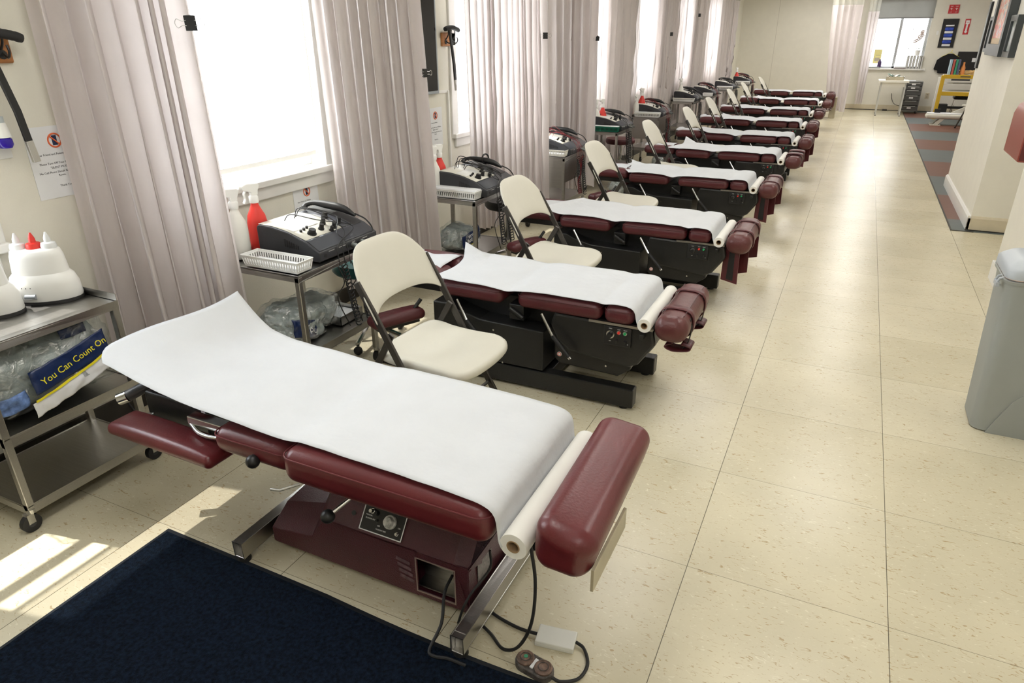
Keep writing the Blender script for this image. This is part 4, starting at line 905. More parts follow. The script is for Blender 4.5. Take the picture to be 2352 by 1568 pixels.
BK = [None, ('white slotted basket half full of paper slips on the nearest machine cart', WHITEPL, None, .34), ('white slotted basket heaped with paper slips beside the second curtain', WHITEPL, 1, .34), ('short cream basket showing beside the third curtain', CREAMPL, None, .34),
 ('green slotted basket topped with a white tray', GREEN, 1, .34), ('white basket on the solid-sided steel cart', WHITEPL, 1, .34), ('long white basket on the sixth machine cart', WHITEPL, None, .34),
 ('small white basket in front of the seventh machine', WHITEPL, None, .16), ('white basket on the eighth machine cart', WHITEPL, 1, .30), ('white basket on the last machine cart by the end wall', WHITEPL, 1, .30)]
for i in range(1, 10):
    x, y = CART[i]; l, m, lid, L = BK[i]; basket(l, (x-L/2-.004, y+.062, .662), L, .108, .052, m, lid)
def spray_bottle(label, loc, rz, body, s=1., lab=None, trigger=WHITEPL):
    t = thing('spray_bottle', label, 'bottle', loc, rz, 'spray bottles behind the machines'); t.scale = (s, s, s)
    MB().lathe([(0, 0), (.036, 0), (.040, .006), (.041, .05), (.041, .12), (.036, .15), (.024, .175), (.016, .195), (.014, .21), (0, .21)], 28).build('bottle', body, t)
    MB().lathe([(.018, .203), (.019, .207), (.019, .228), (.014, .234), (0, .234)], 20).build('collar', trigger, t)
    MB().prism([(-.018, .232), (.012, .232), (.014, .248), (.052, .262), (.055, .278), (.030, .286), (-.022, .282), (-.030, .272), (-.020, .25)], -.010, .010, 'y').build('spray_head', trigger, t, smooth=False, bevel=.004)
    MB().tube(bez([(.030, 0, .262), (.042, 0, .245), (.040, 0, .225), (.048, 0, .207)], 4), .01, square=(.013, .004)).build('trigger', trigger, t, smooth=False)
    MB().cyl((.053, 0, .272), (.064, 0, .274), .0075, 12).build('nozzle', trigger, t)
    if lab: MB().grid(lambda u, v: (.0418*math.cos(-2.2+1.5*u), .0418*math.sin(-2.2+1.5*u), .03+.08*v), 12, 3).build('label_sticker', lab, t, weld=False)
    return t
BOT = [('white spray bottle behind the nearest basket, edge of it behind the curtain', (-2.335, -.775, .662), -1.9, mat('white_bottle', (.82, .81, .76), .35), 1.18, None), ('red spray bottle beside the nearest stimulation unit', (-2.345, -.635, .662), -1.75, REDPL, 1.18, None),
 ('white spray bottle behind the second basket', (-2.26, .90, .662), -1.9, mat('white_bottle', (.82, .81, .76), .35), 1.1, None), ('red spray bottle half behind the white one by the second machine', (-2.275, 1.00, .662), -1.8, REDPL, 1.1, None),
 ('white spray bottle behind the green basket', (-2.40, 4.62, .662), -1.8, mat('white_bottle', (.82, .81, .76), .35), 1.15, None), ('red spray bottle with dark collar beside the machine with the green basket', (-2.36, 4.72, .662), -1.8, REDPL, 1.15, None),
 ('red spray bottle with white trigger on the solid-sided cart', (-2.36, 6.35, .662), -1.8, REDPL, 1.2, None), ('clear white jug bottle with red writing on the solid-sided cart', (-2.39, 6.20, .662), -1.8, mat('white_bottle', (.82, .81, .76), .35), .95, REDPL),
 ('white spray bottle with a red edge on the sixth machine cart', (-2.40, 8.80, .662), -1.8, mat('white_bottle', (.82, .81, .76), .35), 1.2, REDPL), ('lone red spray bottle on the last machine cart', (-2.25, 13.5, .662), -1.8, REDPL, 1.15, None)]
for l, loc, rz, m, s, lb in BOT: spray_bottle(l, loc, rz, m, s, lb, trigger=WHITEPL)
#====================================================================== LOTION WARMERS
def warmer(label, loc, rz, bottles):
    t = thing('lotion_warmer', label, 'warmer', loc, rz, None)
    def ell(prof, mt_, name, parent=t, sx=1., sy=.62, c=(0, 0, 0)):
        return MB().lathe(prof, 48, c, sx, sy).build(name, mt_, parent, angle=60)
    ell([(0, 0), (.126, 0), (.128, .004), (.127, .012), (.12, .014)], BLACKP, 'rubber_base')
    ell([(.124, .012), (.126, .02), (.122, .07), (.112, .098), (.102, .108), (.099, .112)], WHITEPL, 'lower_body')
    ell([(.099, .110), (.098, .118), (.092, .175), (.086, .196), (.076, .203), (0, .205)], WHITEPL, 'upper_body')
    MB().tube([(.128*math.cos(a), .62*.128*math.sin(a), .035) for a in (-1.9, -1.75, -1.6)], .010, 12).build('dial', mat('grey_dial', (.25, .27, .3), .4), t)
    d = MB()
    for a in (-2.0, -1.86, -1.72): d.sphere((.121*math.cos(a), .62*.122*math.sin(a), .068), .002, 8)
    d.build('indicator_light', BLACKP, t)
    for x, m in bottles:
        b = MB().lathe([(.026, .19), (.027, .212), (.024, .222), (.012, .226), (.011, .24), (.003, .262), (0, .262)], 20, (x, 0, 0)).build('bottle_cap', m, t)
    return t
CAPW = mat('clear_cap', (.75, .77, .78), .25)
warmer('white lotion warmer with a red cap between two clear ones, on the steel cart', (-2.455, -1.635, .7205), .62, [(-.055, CAPW), (0.0, REDPL), (.052, CAPW)])
warmer('white lotion warmer cut by the edge of the view, on the steel cart', (-2.50, -1.835, .7205), .62, [(-.05, CAPW), (0.0, CAPW), (.05, CAPW)])
#====================================================================== CRINKLED BAGS
def bag(label, loc, d, rz, seed, text=None, texto=None, amp=.035):
    t = thing('plastic_bag', label, 'bag', loc, rz, None)
    def disp(o, a, k=1.):
        n = noise.noise(Vector((o.x*7, o.y*7, o.z*9+seed)))*1.0 + noise.noise(Vector((o.x*18, o.y*18, o.z*20+seed)))*.45 + abs(noise.noise(Vector((o.x*34, o.y*34, o.z*36+seed))))*.35
        v = o.normalized() if o.length > 1e-6 else Vector((0, 0, 1)); q = o + v*a*n*k
        if q.z < -d[2]/2: q.z = -d[2]/2
        return q
    MB().rbox((0, 0, d[2]/2+.004), [x*.90 for x in d], min(d)*.42, 7, 22, 0, fn=lambda o: disp(o, amp)).build('folded_cloth', CLOTHG, t, angle=180)
    MB().rbox((0, 0, d[2]/2+.006), [x*1.0 for x in d], min(d)*.42, 7, 24, 0, fn=lambda o: disp(o, amp*1.25)).build('clear_film', FILM, t, angle=25)
    return t
bg = bag('large crinkled clear bag with navy and yellow printing under the lotion warmers', (-2.385, -1.815, .3895), (.35, .55, .285), 0, 2.1)
# the printed band curls over the aisle side of the bag
def band(parent, y0, y1, z0, z1, x, bow, m, name, tilt=0., amp=.006, seed=0., n=24, edge=None):
    def fn(u, v):
        y = y0+(y1-y0)*u; z = z0+(z1-z0)*v + tilt*(u-.5)
        if edge: z += edge(u)*(1-v)
        return (x+bow*(1-(2*u-1)**2)*.5 - .30*max(0, (z-.10))**1.0*.6 + amp*noise.noise(Vector((y*30, z*30, seed))), y, z)
    return MB().grid(fn, n, 10).build(name, m, parent, angle=180, weld=False, solid=.001)
nb = band(bg, -.10, .20, .13, .215, .200, .02, NAVYFILM, 'printed_film', tilt=.055, seed=3)
band(bg, -.11, .20, .116, .125, .204, .02, YELINK, 'yellow_edge', tilt=.075, seed=3)
band(bg, -.12, .19, .06, .114, .199, .02, PRINT, 'white_print_area', tilt=.075, seed=3, amp=.01)
band(bg, -.26, -.12, .07, .13, .182, .02, mat('blue_crinkle', (.12, .20, .42), .35, bump=.7, bscale=40, vary=.5, vscale=40), 'blue_film', seed=9, amp=.012)
band(bg, .07, .17, .235, .27, .150, .01, NAVYFILM, 'navy_patch', seed=6)
def wrapped_text(s, y, z, x, size, m, parent, rot):
    mt = Matrix.Translation((x, y, z)) @ Matrix.Rotation(-.25, 4, 'Y') @ Matrix(((0, 0, 1, 0), (1, 0, 0, 0), (0, 1, 0, 0), (0, 0, 0, 1))) @ Matrix.Rotation(rot, 4, 'Z')
    return lettering([(s, 0, 0, size)], mt, m, parent)
wrapped_text('You Can Count On', .055, .168, .212, .034, YELINK, bg, .235)
b2 = bag('small crinkled clear bag with navy printing on the lower shelf of the nearest machine cart', (-2.10, -.67, .275), (.26, .38, .16), 0, 5.5, amp=.045)
band(b2, -.19, -.04, .03, .12, .118, .02, NAVYFILM, 'printed_film', tilt=-.05, seed=8, amp=.012)
wrapped_text('You', -.10, .055, .139, .05, WHITEINK, b2, -.5)
b3 = bag('crinkled bag with serve best lettering on the lower shelf of the second machine cart', (-2.12, .98, .275), (.24, .30, .15), 0, 8.8, amp=.03)
band(b3, -.15, .10, .05, .135, .105, .02, NAVYFILM, 'printed_film', tilt=.03, seed=2, amp=.010); band(b3, -.15, .08, .02, .05, .112, .02, PRINT, 'white_print_area', tilt=.03, seed=2)
wrapped_text('serve', -.06, .105, .124, .035, WHITEINK, b3, .1); wrapped_text('Best!', -.08, .075, .128, .035, WHITEINK, b3, .1); wrapped_text('You Can Count On', -.04, .052, .130, .016, YELINK, b3, .1)
for l, (x, y), s_ in (('crinkled clear bag on the floor behind the green basket cart', (-2.0, 4.35), 4.), ('crinkled pale blue bag on the floor by the solid-sided cart', (-1.98, 6.1), 6.)): bag(l, (x, y, 0), (.22, .26, .20), 0, s_)
tr = thing('paper_tray', 'silver box with papers on the lower shelf behind the nearest bag', 'tray', (-2.06, -.46, .275))
MB().bb(-.10, .10, -.09, .09, 0, .004).bb(-.10, -.097, -.09, .09, 0, .05).bb(.097, .10, -.09, .09, 0, .05).bb(-.10, .10, .087, .09, 0, .05).bb(-.10, .10, -.09, -.087, 0, .05).build('tray_body', STEEL, tr, smooth=False); MB().bb(-.09, .09, -.08, .08, .004, .03).build('paper_stack', PRINT, tr, smooth=False)
#====================================================================== WALL PIECES
def poster(label, y0, z1, w=.216, h=.279):
    t = thing('notice_sheet', label, 'notice', (XW+.001, y0, z1-h), 0, None)
    MB().bb(0, .0012, 0, w, 0, h).build('paper', PRINT, t, smooth=False)
    cy, cz = w*.54, h*.80; r = .026
    MB().tube([(.0022, cy+r*math.cos(a*PI/16), cz+r*math.sin(a*PI/16)) for a in range(32)], .0032, 6, closed=True).tube([(.0024, cy-r*.7, cz+r*.7), (.0024, cy+r*.7, cz-r*.7)], .0028, 6).build('prohibition_ring', ORANGE, t)
    MB().bb(.0012, .0018, cy-.010, cy+.010, cz-.019, cz+.019).build('phone_picture', NAVYINK, t, smooth=False)
    lettering([('Dear Friend and Patient,', w*.40, h*.60, .0115), ('Please Turn Off Your Cell Phones', w*.52, h*.475, .0115), ('"SILENT MODE"', w*.52, h*.415, .0115), ('No Cell Phone Should Be Used in this', w*.52, h*.35, .0115), ('Room.', w*.52, h*.30, .0115), ('Thank You.', w*.55, h*.15, .0115)], face_x(.0016, 0, 0), INK, t)
    return t
poster('white no-phones notice taped to the wall beside the purple plug-in freshener', -1.452, 1.325)
poster('white no-phones notice under the window ledge behind the nearest machine', -.045, .852)
poster('white no-phones notice below the dark wall mirror', 1.455, 1.147)
def hook_rack(label, y0, y1, z0, z1, loc_bar):
    t = thing('hook_rack', label, 'rack', (XW, (y0+y1)/2, z0)); h = (y1-y0)/2
    MB().bb(0, .018, -h, h, 0, z1-z0).build('board', WOOD, t, smooth=False, bevel=.006)
    for q in (-.5, .5):
        MB().tube(bez([(.018, q*h, .035), (.05, q*h, .02), (.065, q*h, .04), (.06, q*h, .062)], 4), .0045, 8).tube(bez([(.018, q*h, .045), (.04, q*h, .075), (.045, q*h, .115)], 4), .0045, 8).cyl((.017, q*h, .03), (.023, q*h, .03), .016, 12).build('hook', BLACKM, t)
    return t
def hanging_bar(label, loc, s=1., rz=0):
    t = thing('hanging_bar', label, 'bar', loc, rz); t.scale = (s, s, s)
    MB().tube([(0, 0, .03), (0, .005, -.02), (0, .045, -.225), (0, .055, -.335)], .01, square=(.014, .026)).build('bent_bar', BLACKP, t, smooth=False, bevel=.002)
    MB().tube([(0, .055, -.334), (0, .064, -.415)], .01, square=(.0145, .0265)).build('steel_tip', STEEL, t, smooth=False, bevel=.001)
    MB().tube(bez([(0, -.075, .038), (0, -.02, .048), (0, .04, .050), (0, .10, .040), (0, .135, .030)], 6), [.016, .017, .018, .017, .018, .017, .018, .017, .018, .017, .018, .017, .018, .018, .018, .017, .018, .017, .018, .017, .018, .018, .018, .017, .016], 12).build('rubber_grip', RUBBER, t)
    MB().tube([(0, 0, .06), (0, -.014, .03), (0, 0, -.01), (0, .014, .03)], .008, 8, closed=True).build('pivot', BLACKM, t)
    return t
hook_rack('oak hook rack above the no-phones notice by the lotion warmers', -1.56, -1.412, 1.56, 1.65, None)
hanging_bar('black bent bar with steel tip hanging on the rack near the lotion warmers', (XW+.075, -1.53, 1.615), .98)
hook_rack('oak hook rack beside the dark wall mirror', 1.70, 1.895, 1.575, 1.67, None)
hanging_bar('black bent bar with steel tip on the oak rack beside the dark mirror', (XW+.075, 1.72, 1.655), .95)
m_ = thing('wall_mirror', 'dark glass wall mirror in a thin silver frame, beside the second curtain', 'mirror', (XW, 1.36, 1.25))
MB().bb(.0, .035, -.235, .235, 0, .95).build('backing', mat('silver_frame', (.42, .46, .50), .35, metal=.4), m_, smooth=False, bevel=.004); MB().bb(.034, .0365, -.215, .215, .022, .93).build('mirror_glass', mat('dark_glass', (.018, .018, .020), .09), m_, smooth=False)
pf = thing('plug_in_freshener', 'plug-in air freshener with violet liquid on the wall beside the notice', 'air freshener', (XW, -1.545, 1.255))
MB().bb(0, .006, -.036, .036, -.03, .085).build('wall_plate', WHITEPL, pf, smooth=False, bevel=.003)
MB().lathe([(0, .0), (.020, .002), (.027, .014), (.026, .034), (.018, .042), (0, .043)], 24, (.045, 0, .012)).build('liquid_bottle', PURPLE, pf)
MB().lathe([(.027, .052), (.022, .085), (.019, .105), (0, .106)], 24, (.045, 0, 0)).build('collar', WHITEPL, pf); MB().cyl((.045, 0, .104), (.045, 0, .126), .017).build('cap', mat('grey_cap', (.45, .5, .52), .4), pf); MB().bb(.005, .04, -.012, .012, .045, .09).build('plug_body', WHITEPL, pf, smooth=False)
#====================================================================== RUG, PEDAL, CORDS
rug = thing('floor_mat', 'dark navy carpet mat with a rubber edge lying beside the nearest table', 'mat', (-1.3, -2.5, 0))
def rugz(x, y): return .0085+.0012*noise.noise(Vector((x*30, y*30, 0)))
def rp(u, v):
    x = -1.742+1.62*u; y = -3.35 + (1.49 - .014*u)*v + (.010*math.sin(u*7)*v if u > .45 else 0); return (x+1.3, y+2.5, rugz(x, y))
MB().grid(rp, 120, 110).build('pile', RUG, rug, weld=False, angle=180)
MB().grid(lambda u, v: (-1.756+1.65*u+1.3, -3.37+(1.526-.014*u)*v+2.5+(.010*math.sin(u*7)*v if u > .45 else 0), .0052), 60, 4).build('rubber_edge', RUGEDGE, rug, weld=False, solid=.005)
pd = thing('foot_pedal', 'worn double foot pedal with two round buttons on the floor under the bolster', 'pedal', (-.300, -1.822, 0), -.16)
def stadium(hl, r, n=12): return [(hl+r*math.cos(-PI/2+PI*k/n), r*math.sin(-PI/2+PI*k/n)) for k in range(n+1)] + [(-hl+r*math.cos(PI/2+PI*k/n), r*math.sin(PI/2+PI*k/n)) for k in range(n+1)]
WORN = mat('worn_black_metal', (.07, .06, .055), .45, vary=.6, vscale=60, bump=.4, bscale=120)
MB().prism(stadium(.030, .030), 0, .024, 'z').build('pedal_base', WORN, pd, bevel=.004); MB().bb(-.005, .005, -.018, .016, .0235, .0275).build('label_strip', PRINT, pd, smooth=False)
for s in (-1, 1):
    b = MB().lathe([(0, .024), (.025, .024), (.026, .030), (.022, .034), (.020, .0325), (0, .0325)], 28, (s*.030, 0, 0)).build('button', mat('rusty_button', (.16, .10, .075), .5, vary=.5, vscale=80), pd); MB().tube([(s*.030+.014*math.cos(a*PI/12), .014*math.sin(a*PI/12), .0335) for a in range(24)], .0012, 5, closed=True).build('groove', WORN, b)
    if s < 0: MB().cyl((s*.030, .002, .032), (s*.030, .002, .0338), .006).build('green_sticker', mat('green_dot', (.05, .3, .16), .5), b)
wb_ = thing('junction_box', 'flat white plastic box with a cord through it on the floor beside the pedal', 'box', (-.282, -1.702, 0), .16)
MB().bb(-.058, .058, -.034, .034, 0, .020).bb(-.0585, .0585, -.0345, -.028, 0, .014).build('box_body', mat('grey_white_plastic', (.68, .68, .64), .5, vary=.05), wb_, smooth=False, bevel=.003)
def cord(label, pts, r=.005, m=RUBBER, name='power_cord', n=10): return tag(MB().tube(bez(pts, n), r, 8).build(name, m), label, 'cord')
cord('black cord looping from the white floor box round to the foot pedal', [(-.224, -1.69, .012), (-.195, -1.70, .008), (-.168, -1.745, .0055), (-.175, -1.80, .0055), (-.215, -1.83, .0055), (-.243, -1.832, .010)])
cord('black cord running straight from the chrome foot to the white floor box', [(-.52, -1.685, .0055), (-.47, -1.70, .0055), (-.40, -1.710, .0055), (-.341, -1.712, .012)])
cord('black cord hanging from under the bolster and sweeping to the chrome foot', [(-.33, -1.79, .42), (-.31, -1.80, .30), (-.32, -1.80, .15), (-.36, -1.80, .04), (-.41, -1.80, .006), (-.47, -1.765, .0055), (-.54, -1.735, .0055)])
cord('black cord looping out of the square opening of the nearest table', [(-.635, -1.70, .11), (-.625, -1.765, .10), (-.60, -1.83, .05), (-.60, -1.90, .0135), (-.575, -1.915, .0145), (-.535, -1.905, .0145), (-.48, -1.90, .008)])
cord('black cord lying along the end of the maroon base beside the chrome foot', [(-.50, -1.70, .26), (-.497, -1.71, .20), (-.53, -1.765, .14), (-.545, -1.79, .10), (-.56, -1.80, .04)], .004)
for l, p in (('black cable drooping behind the warmer cart', [(-2.60, -2.2, .30), (-2.60, -2.0, .20), (-2.60, -1.7, .26), (-2.58, -1.45, .24), (-2.5, -1.40, .10), (-2.3, -1.45, .006)]),
    ('black cables crossing behind the head handle of the nearest table', [(-2.25, -1.35, .42), (-2.28, -1.42, .25), (-2.35, -1.38, .08), (-2.2, -1.30, .006), (-2.05, -1.25, .006)]),
    ('second black cable crossing behind the head handle', [(-2.15, -1.42, .42), (-2.30, -1.40, .22), (-2.2, -1.42, .05), (-2.1, -1.38, .006)]),
    ('grey cord with an inline switch on the wall behind the second machine cart', [(-2.62, .98, .60), (-2.60, 1.02, .45), (-2.60, 1.12, .35), (-2.58, 1.2, .25), (-2.6, 1.3, .02)]),
    ('black cord falling behind the green basket cart', [(-1.98, 4.62, .62), (-1.95, 4.66, .4), (-1.98, 4.6, .2), (-1.92, 4.7, .008), (-1.80, 4.6, .008)])): cord(l, p, .004)
#====================================================================== STOOLS
def stool(label, loc, m, h=.47):
    t = thing('round_stool', label, 'stool', loc)
    MB().lathe([(0, h-.07), (.165, h-.07), (.178, h-.055), (.18, h-.03), (.170, h-.008), (.10, h), (0, h)], 36).build('seat', m, t)
    MB().cyl((0, 0, .10), (0, 0, h-.07), .024).build('post', CHROME, t)
    for k in range(5):
        a = 2*PI*k/5; c, s = math.cos(a), math.sin(a); l = MB().tube([(0, 0, .11), (.22*c, .22*s, .065)], .014, 8).build('base_arm', CHROME, t); MB().sphere((.22*c, .22*s, .026), .026, 12).build('caster', RUBBER, l)
stool('teal round stool tucked behind the nearest machine cart', (-2.12, -.12, 0), TEAL, .50); stool('black round stool tucked behind the second machine cart', (-2.02, 1.55, 0), BLACKP, .52); stool('maroon round stool behind the cart with the green basket', (-2.3, 5.28, 0), MAROON2, .50)
#====================================================================== RIGHT SIDE
tc = thing('trash_can', 'tall grey slim trash can with a lighter grey lid against the wall', 'trash can', (1.145, .345, 0))
def canw(z): f = .86+.14*z/.70; return .205*f, .15*f
def ring(z, g=0., r=.045, arch=0):
    hx, hy = canw(z); hx += g; hy += g; out = []
    for sx, sy, a0 in ((1, 1, 0), (-1, 1, PI/2), (-1, -1, PI), (1, -1, 1.5*PI)):
        for k in range(6): a = a0+PI/2*k/5; out.append((sx*(hx-r)+r*math.cos(a), sy*(hy-r)+r*math.sin(a), z))
    return out
mb = MB(); zs = [(0, -.012), (.006, 0), (.10, 0), (.28, 0), (.30, .001), (.46, .001), (.64, .001), (.70, .004), (.70, .012), (.712, .014), (.715, .004)]; n = 24
mb.add([v for z, g in zs for v in ring(z, g)], [(i*n+k, i*n+(k+1) % n, (i+1)*n+(k+1) % n, (i+1)*n+k) for i in range(len(zs)-1) for k in range(n)] + [tuple(range(n))[::-1]])
mb.build('bin_body', GREYTRASH, tc, angle=60)
MB().prism([(-.12+.24*k/14, .0+.22*math.sin(PI*k/14)) for k in range(15)], -.1385, -.133, 'y').build('front_arch', GREYTRASH, tc, smooth=False)
MB().tube([(p[0], p[1], .722) for p in ring(.70, .006)], .006, 8, closed=True).build('liner_edge', mat('pinkish_liner', (.72, .55, .50), .4), tc)
MB().add([v for z, g in ((.722, .012), (.752, .010), (.765, .0), (.79, -.03), (.80, -.06)) for v in ring(z, g, .045)], [(i*n+k, i*n+(k+1) % n, (i+1)*n+(k+1) % n, (i+1)*n+k) for i in range(4) for k in range(n)] + [tuple(range(4*n, 5*n))]).build('lid', LIDGREY, tc, angle=50)
MB().add([v for z, g in ((.80, -.065), (.835, -.072), (.850, -.085)) for v in ring(z, g, .045)], [(i*n+k, i*n+(k+1) % n, (i+1)*n+(k+1) % n, (i+1)*n+k) for i in range(2) for k in range(n)] + [tuple(range(2*n, 3*n))]).build('lid_flap', LIDGREY, tc, angle=50)
MB().tube([(-.205, -.10, .715), (-.228, -.10, .705), (-.235, -.10, .685), (-.222, -.10, .675)], .006, 8).tube([(-.205, -.06, .715), (-.228, -.06, .705), (-.235, -.06, .685)], .005, 8).bb(-.238, -.226, -.11, -.05, .672, .69).build('lid_latch', LIDGREY, tc)
rb = thing('wall_dispenser', 'red-brown metal dispenser with a curved top on the wall above the trash can', 'dispenser', (XR, 2.10, .955))
MB().prism([(0, 0), (-.21, 0), (-.21, .235), (-.195, .285), (-.15, .325), (-.08, .345), (0, .35)], -.25, .25, 'y').build('casing', DOOR, rb, bevel=.008)
MB().bb(-.205, -.01, -.253, -.250, .01, .23).build('side_plate', mat('dark_red_plate', (.10, .008, .008), .4), rb, smooth=False)
def pic(label, y0, y1, z0, z1, art, matc, th=.06, bw=.05, fm=BLACKP):
    t = thing('picture_frame', label, 'picture', (XR, (y0+y1)/2, z0)); h = (y1-y0)/2; H = z1-z0
    mb = MB(); 
    for a in ((-h, h, 0, bw), (-h, h, H-bw, H), (-h, -h+bw, bw, H-bw), (h-bw, h, bw, H-bw)): mb.bb(-th, 0, *a)
    mb.build('frame', fm, t, smooth=False, bevel=.003); MB().bb(-th+.02, -.004, -h+bw, h-bw, bw, H-bw).build('mat_board', matc, t, smooth=False)
    q = .05; MB().bb(-th+.016, -th+.02, -h+bw+q, h-bw-q, bw+q, H-bw-q).build('print', art, t, smooth=False)
FG = mat('slate_frame', (.045, .052, .055), .35)
pic('large black-framed colourful abstract print in the middle of the pillar wall', 4.66, 5.50, 1.455, 2.35, art_mat(3.3, [(.05, .08, .2), (.7, .68, .66), (.75, .45, .30), (.75, .10, .10), (.6, .6, .65)]), mat('peach_mat', (.75, .60, .42), .7), .07, .10, FG)
pic('narrow black-framed picture nearest to the trash can on the pillar wall', 4.24, 4.58, 1.458, 1.785, mat('pale_print', (.75, .78, .8), .2), mat('grey_mat', (.35, .38, .36), .5), .05, .045, FG)
pic('small slate-framed picture farthest along the pillar wall', 5.62, 5.92, 1.472, 1.80, mat('grey_print', (.5, .52, .5), .3), mat('pale_mat', (.6, .6, .56), .6), .04, .035, FG)
pb = thing('wall_board', 'tall thin black-edged board on the pillar wall near its far edge', 'board', (XR, 6.30, 1.30)); MB().bb(-.02, 0, -.03, .10, 0, .65).build('board', BLACKP, pb, smooth=False); MB().bb(-.022, -.02, -.015, .085, .02, .63).build('face', FG, pb, smooth=False)
#====================================================================== FAR END
YW = YB
# desk
ds = thing('small_desk', 'small white desk standing by the far wall under the window', 'desk', (.89, 14.85, 0))
MB().bb(-.31, .28, -.28, .30, .685, .725).build('desk_top', WHITEWALL, ds, smooth=False, bevel=.003); MB().bb(-.25, .23, -.24, -.225, .60, .685).bb(-.25, .23, .25, .265, .60, .685).bb(-.26, -.25, -.24, .26, .60, .685).bb(.23, .24, -.24, .26, .60, .685).build('apron', WHITEWALL, ds, smooth=False)
for x in (-.245, .225):
    for y in (-.235, .255): l = MB().bb(x-.014, x+.014, y-.014, y+.014, .012, .685).build('leg', mat('pale_grey_metal', (.5, .5, .47), .35), ds, smooth=False); MB().cyl((x, y, 0), (x, y, .014), .018, 12).build('foot', RUBBER, l)
bx = thing('supply_box', 'tan open box heaped with white and green packets on the white desk', 'box', (.89, 14.80, .725)); 
bxm = MB().bb(-.17, .17, -.09, -.085, 0, .07).bb(-.17, .17, .085, .09, 0, .07).bb(-.17, -.165, -.09, .09, 0, .07).bb(.165, .17, -.09, .09, 0, .07).bb(-.17, .17, -.09, .09, 0, .004).build('open_box', TAN, bx, smooth=False)
R5 = random.Random(5)
for k in range(14): 
    m5 = [WHITEPL, mat('mint_packet', (.25, .42, .36), .5), CREAMPL][k % 3]; MB().box((R5.uniform(-.12, .16), R5.uniform(-.06, .06), .05+R5.uniform(0, .06)), (.09, .05, .008), (R5.uniform(-.6, .6), R5.uniform(-.6, .6), R5.uniform(0, 3))).build('packet', m5, bx, smooth=False)
# drawer tower
dt = thing('drawer_tower', 'grey see-through drawer tower on wheels beside the white desk', 'drawers', (1.30, 15.35, 0)); SMOKE = mat('smoke_plastic', (.09, .09, .09), .25); 
MB().bb(-.16, .19, .0, .32, .66, .68).bb(-.16, -.15, 0, .32, .05, .66).bb(.18, .19, 0, .32, .05, .66).bb(-.16, .19, .30, .32, .05, .66).bb(-.16, .19, 0, .32, .05, .065).build('cabinet_shell', mat('grey_shell', (.25, .25, .24), .4), dt, smooth=False)
for k, (z0, z1) in enumerate(((.585, .655), (.505, .58), (.395, .50), (.285, .39), (.175, .28), (.07, .17))):
    d = MB().bb(-.148, .178, -.012, .29, z0, z1-.006).build('drawer', SMOKE, dt, smooth=False, bevel=.003); MB().bb(-.10, .13, -.028, -.012, z1-.018, z1-.008).build('handle', mat('pale_handle', (.55, .55, .53), .3), d, smooth=False)
    if k in (0, 1, 3, 5): MB().bb(-.03, .05, -.0135, -.012, (z0+z1)/2-.018, (z0+z1)/2+.014).build('label_card', PRINT, d, smooth=False)
for x in (-.13, .16):
    for y in (.03, .28): MB().cyl((x-.012, y, .025), (x+.012, y, .025), .025, 14).build('caster', RUBBER, dt)
MB().bb(-.17, .04, .05, .22, .68, .692).build('paper_on_top', PRINT, dt, smooth=False)
# window sill things
def on_sill(y=YB-.03): return .9205
for k, (x, w_) in enumerate(((1.115, .06), (1.18, .055), (1.24, .06), (1.305, .05), (1.355, .045), (1.40, .04))):
    t = thing('ring_binder', ['white ring binder farthest from the wall corner on the window ledge', 'white ring binder, second from the notepads on the ledge', 'white ring binder third from the notepads on the ledge', 'thin white ring binder fourth from the notepads', 'thin white ring binder second from the window corner', 'thinnest ring binder against the window corner'][k], 'binder', (x, YB-.04, .9205), 0, 'ring binders on the far window ledge')
    MB().bb(-w_/2+.004, w_/2-.004, -.02, .13, 0, .27).build('cover', mat('binder_cover', (.50, .50, .48), .4), t, smooth=False, bevel=.003); MB().bb(-w_/2+.006, w_/2-.006, -.0, .128, .268, .2705).build('pages', PRINT, t, smooth=False)
op = thing('potted_orchid', 'white orchid in a white pot standing on the ring binders', 'plant', (1.27, YB+.01, 1.192))
MB().lathe([(0, 0), (.045, 0), (.062, .11), (.058, .112), (.05, .10), (0, .10)], 24).build('pot', WHITEPL, op)
MB().tube(bez([(0, 0, .1), (.015, 0, .25), (.03, 0, .42), (.0, 0, .50), (.02, 0, .52)], 5), .004, 6).build('stem', mat('stem_green', (.08, .12, .05), .6), op)
for a, l in ((.3, .16), (2.6, .14), (-.5, .11)):
    MB().grid(lambda u, v: (math.cos(a)*l*u*.8, math.sin(a)*l*.3*u+(v-.5)*.05*math.sin(PI*min(1, u*1.02))**.7, .11+.13*u-.06*u*u+.01*abs(v-.5)), 10, 4).build('leaf', mat('leaf_green', (.03, .12, .07), .4), op, weld=False, solid=.002)
fm = mat('orchid_petal', (.58, .49, .47), .6, vary=.1)
for k in range(9):
    cx, cz = -.07+.02*k*(.6)+R5.uniform(-.03, .05), .29+.026*k; mb = MB()
    for q in range(5):
        a = q*2*PI/5+k; mb.sphere((cx+.024*math.cos(a), -.01, cz+.024*math.sin(a)), .018, 8, None, (1, .35, .8))
    mb.build('flower', fm, op)
np_ = thing('notepad_stack', 'low stack of notebooks on the far window ledge beside the binders', 'notebooks', (.98, YB-.03, .9205))
for k in range(3): MB().box((0, 0, .008+.015*k), (.24-.01*k, .12, .013), (0, 0, .05*k)).build('notebook', [mat('mauve_cover', (.35, .28, .30), .6), PRINT, BLUECL][k] if k < 2 else PRINT, np_, smooth=False)
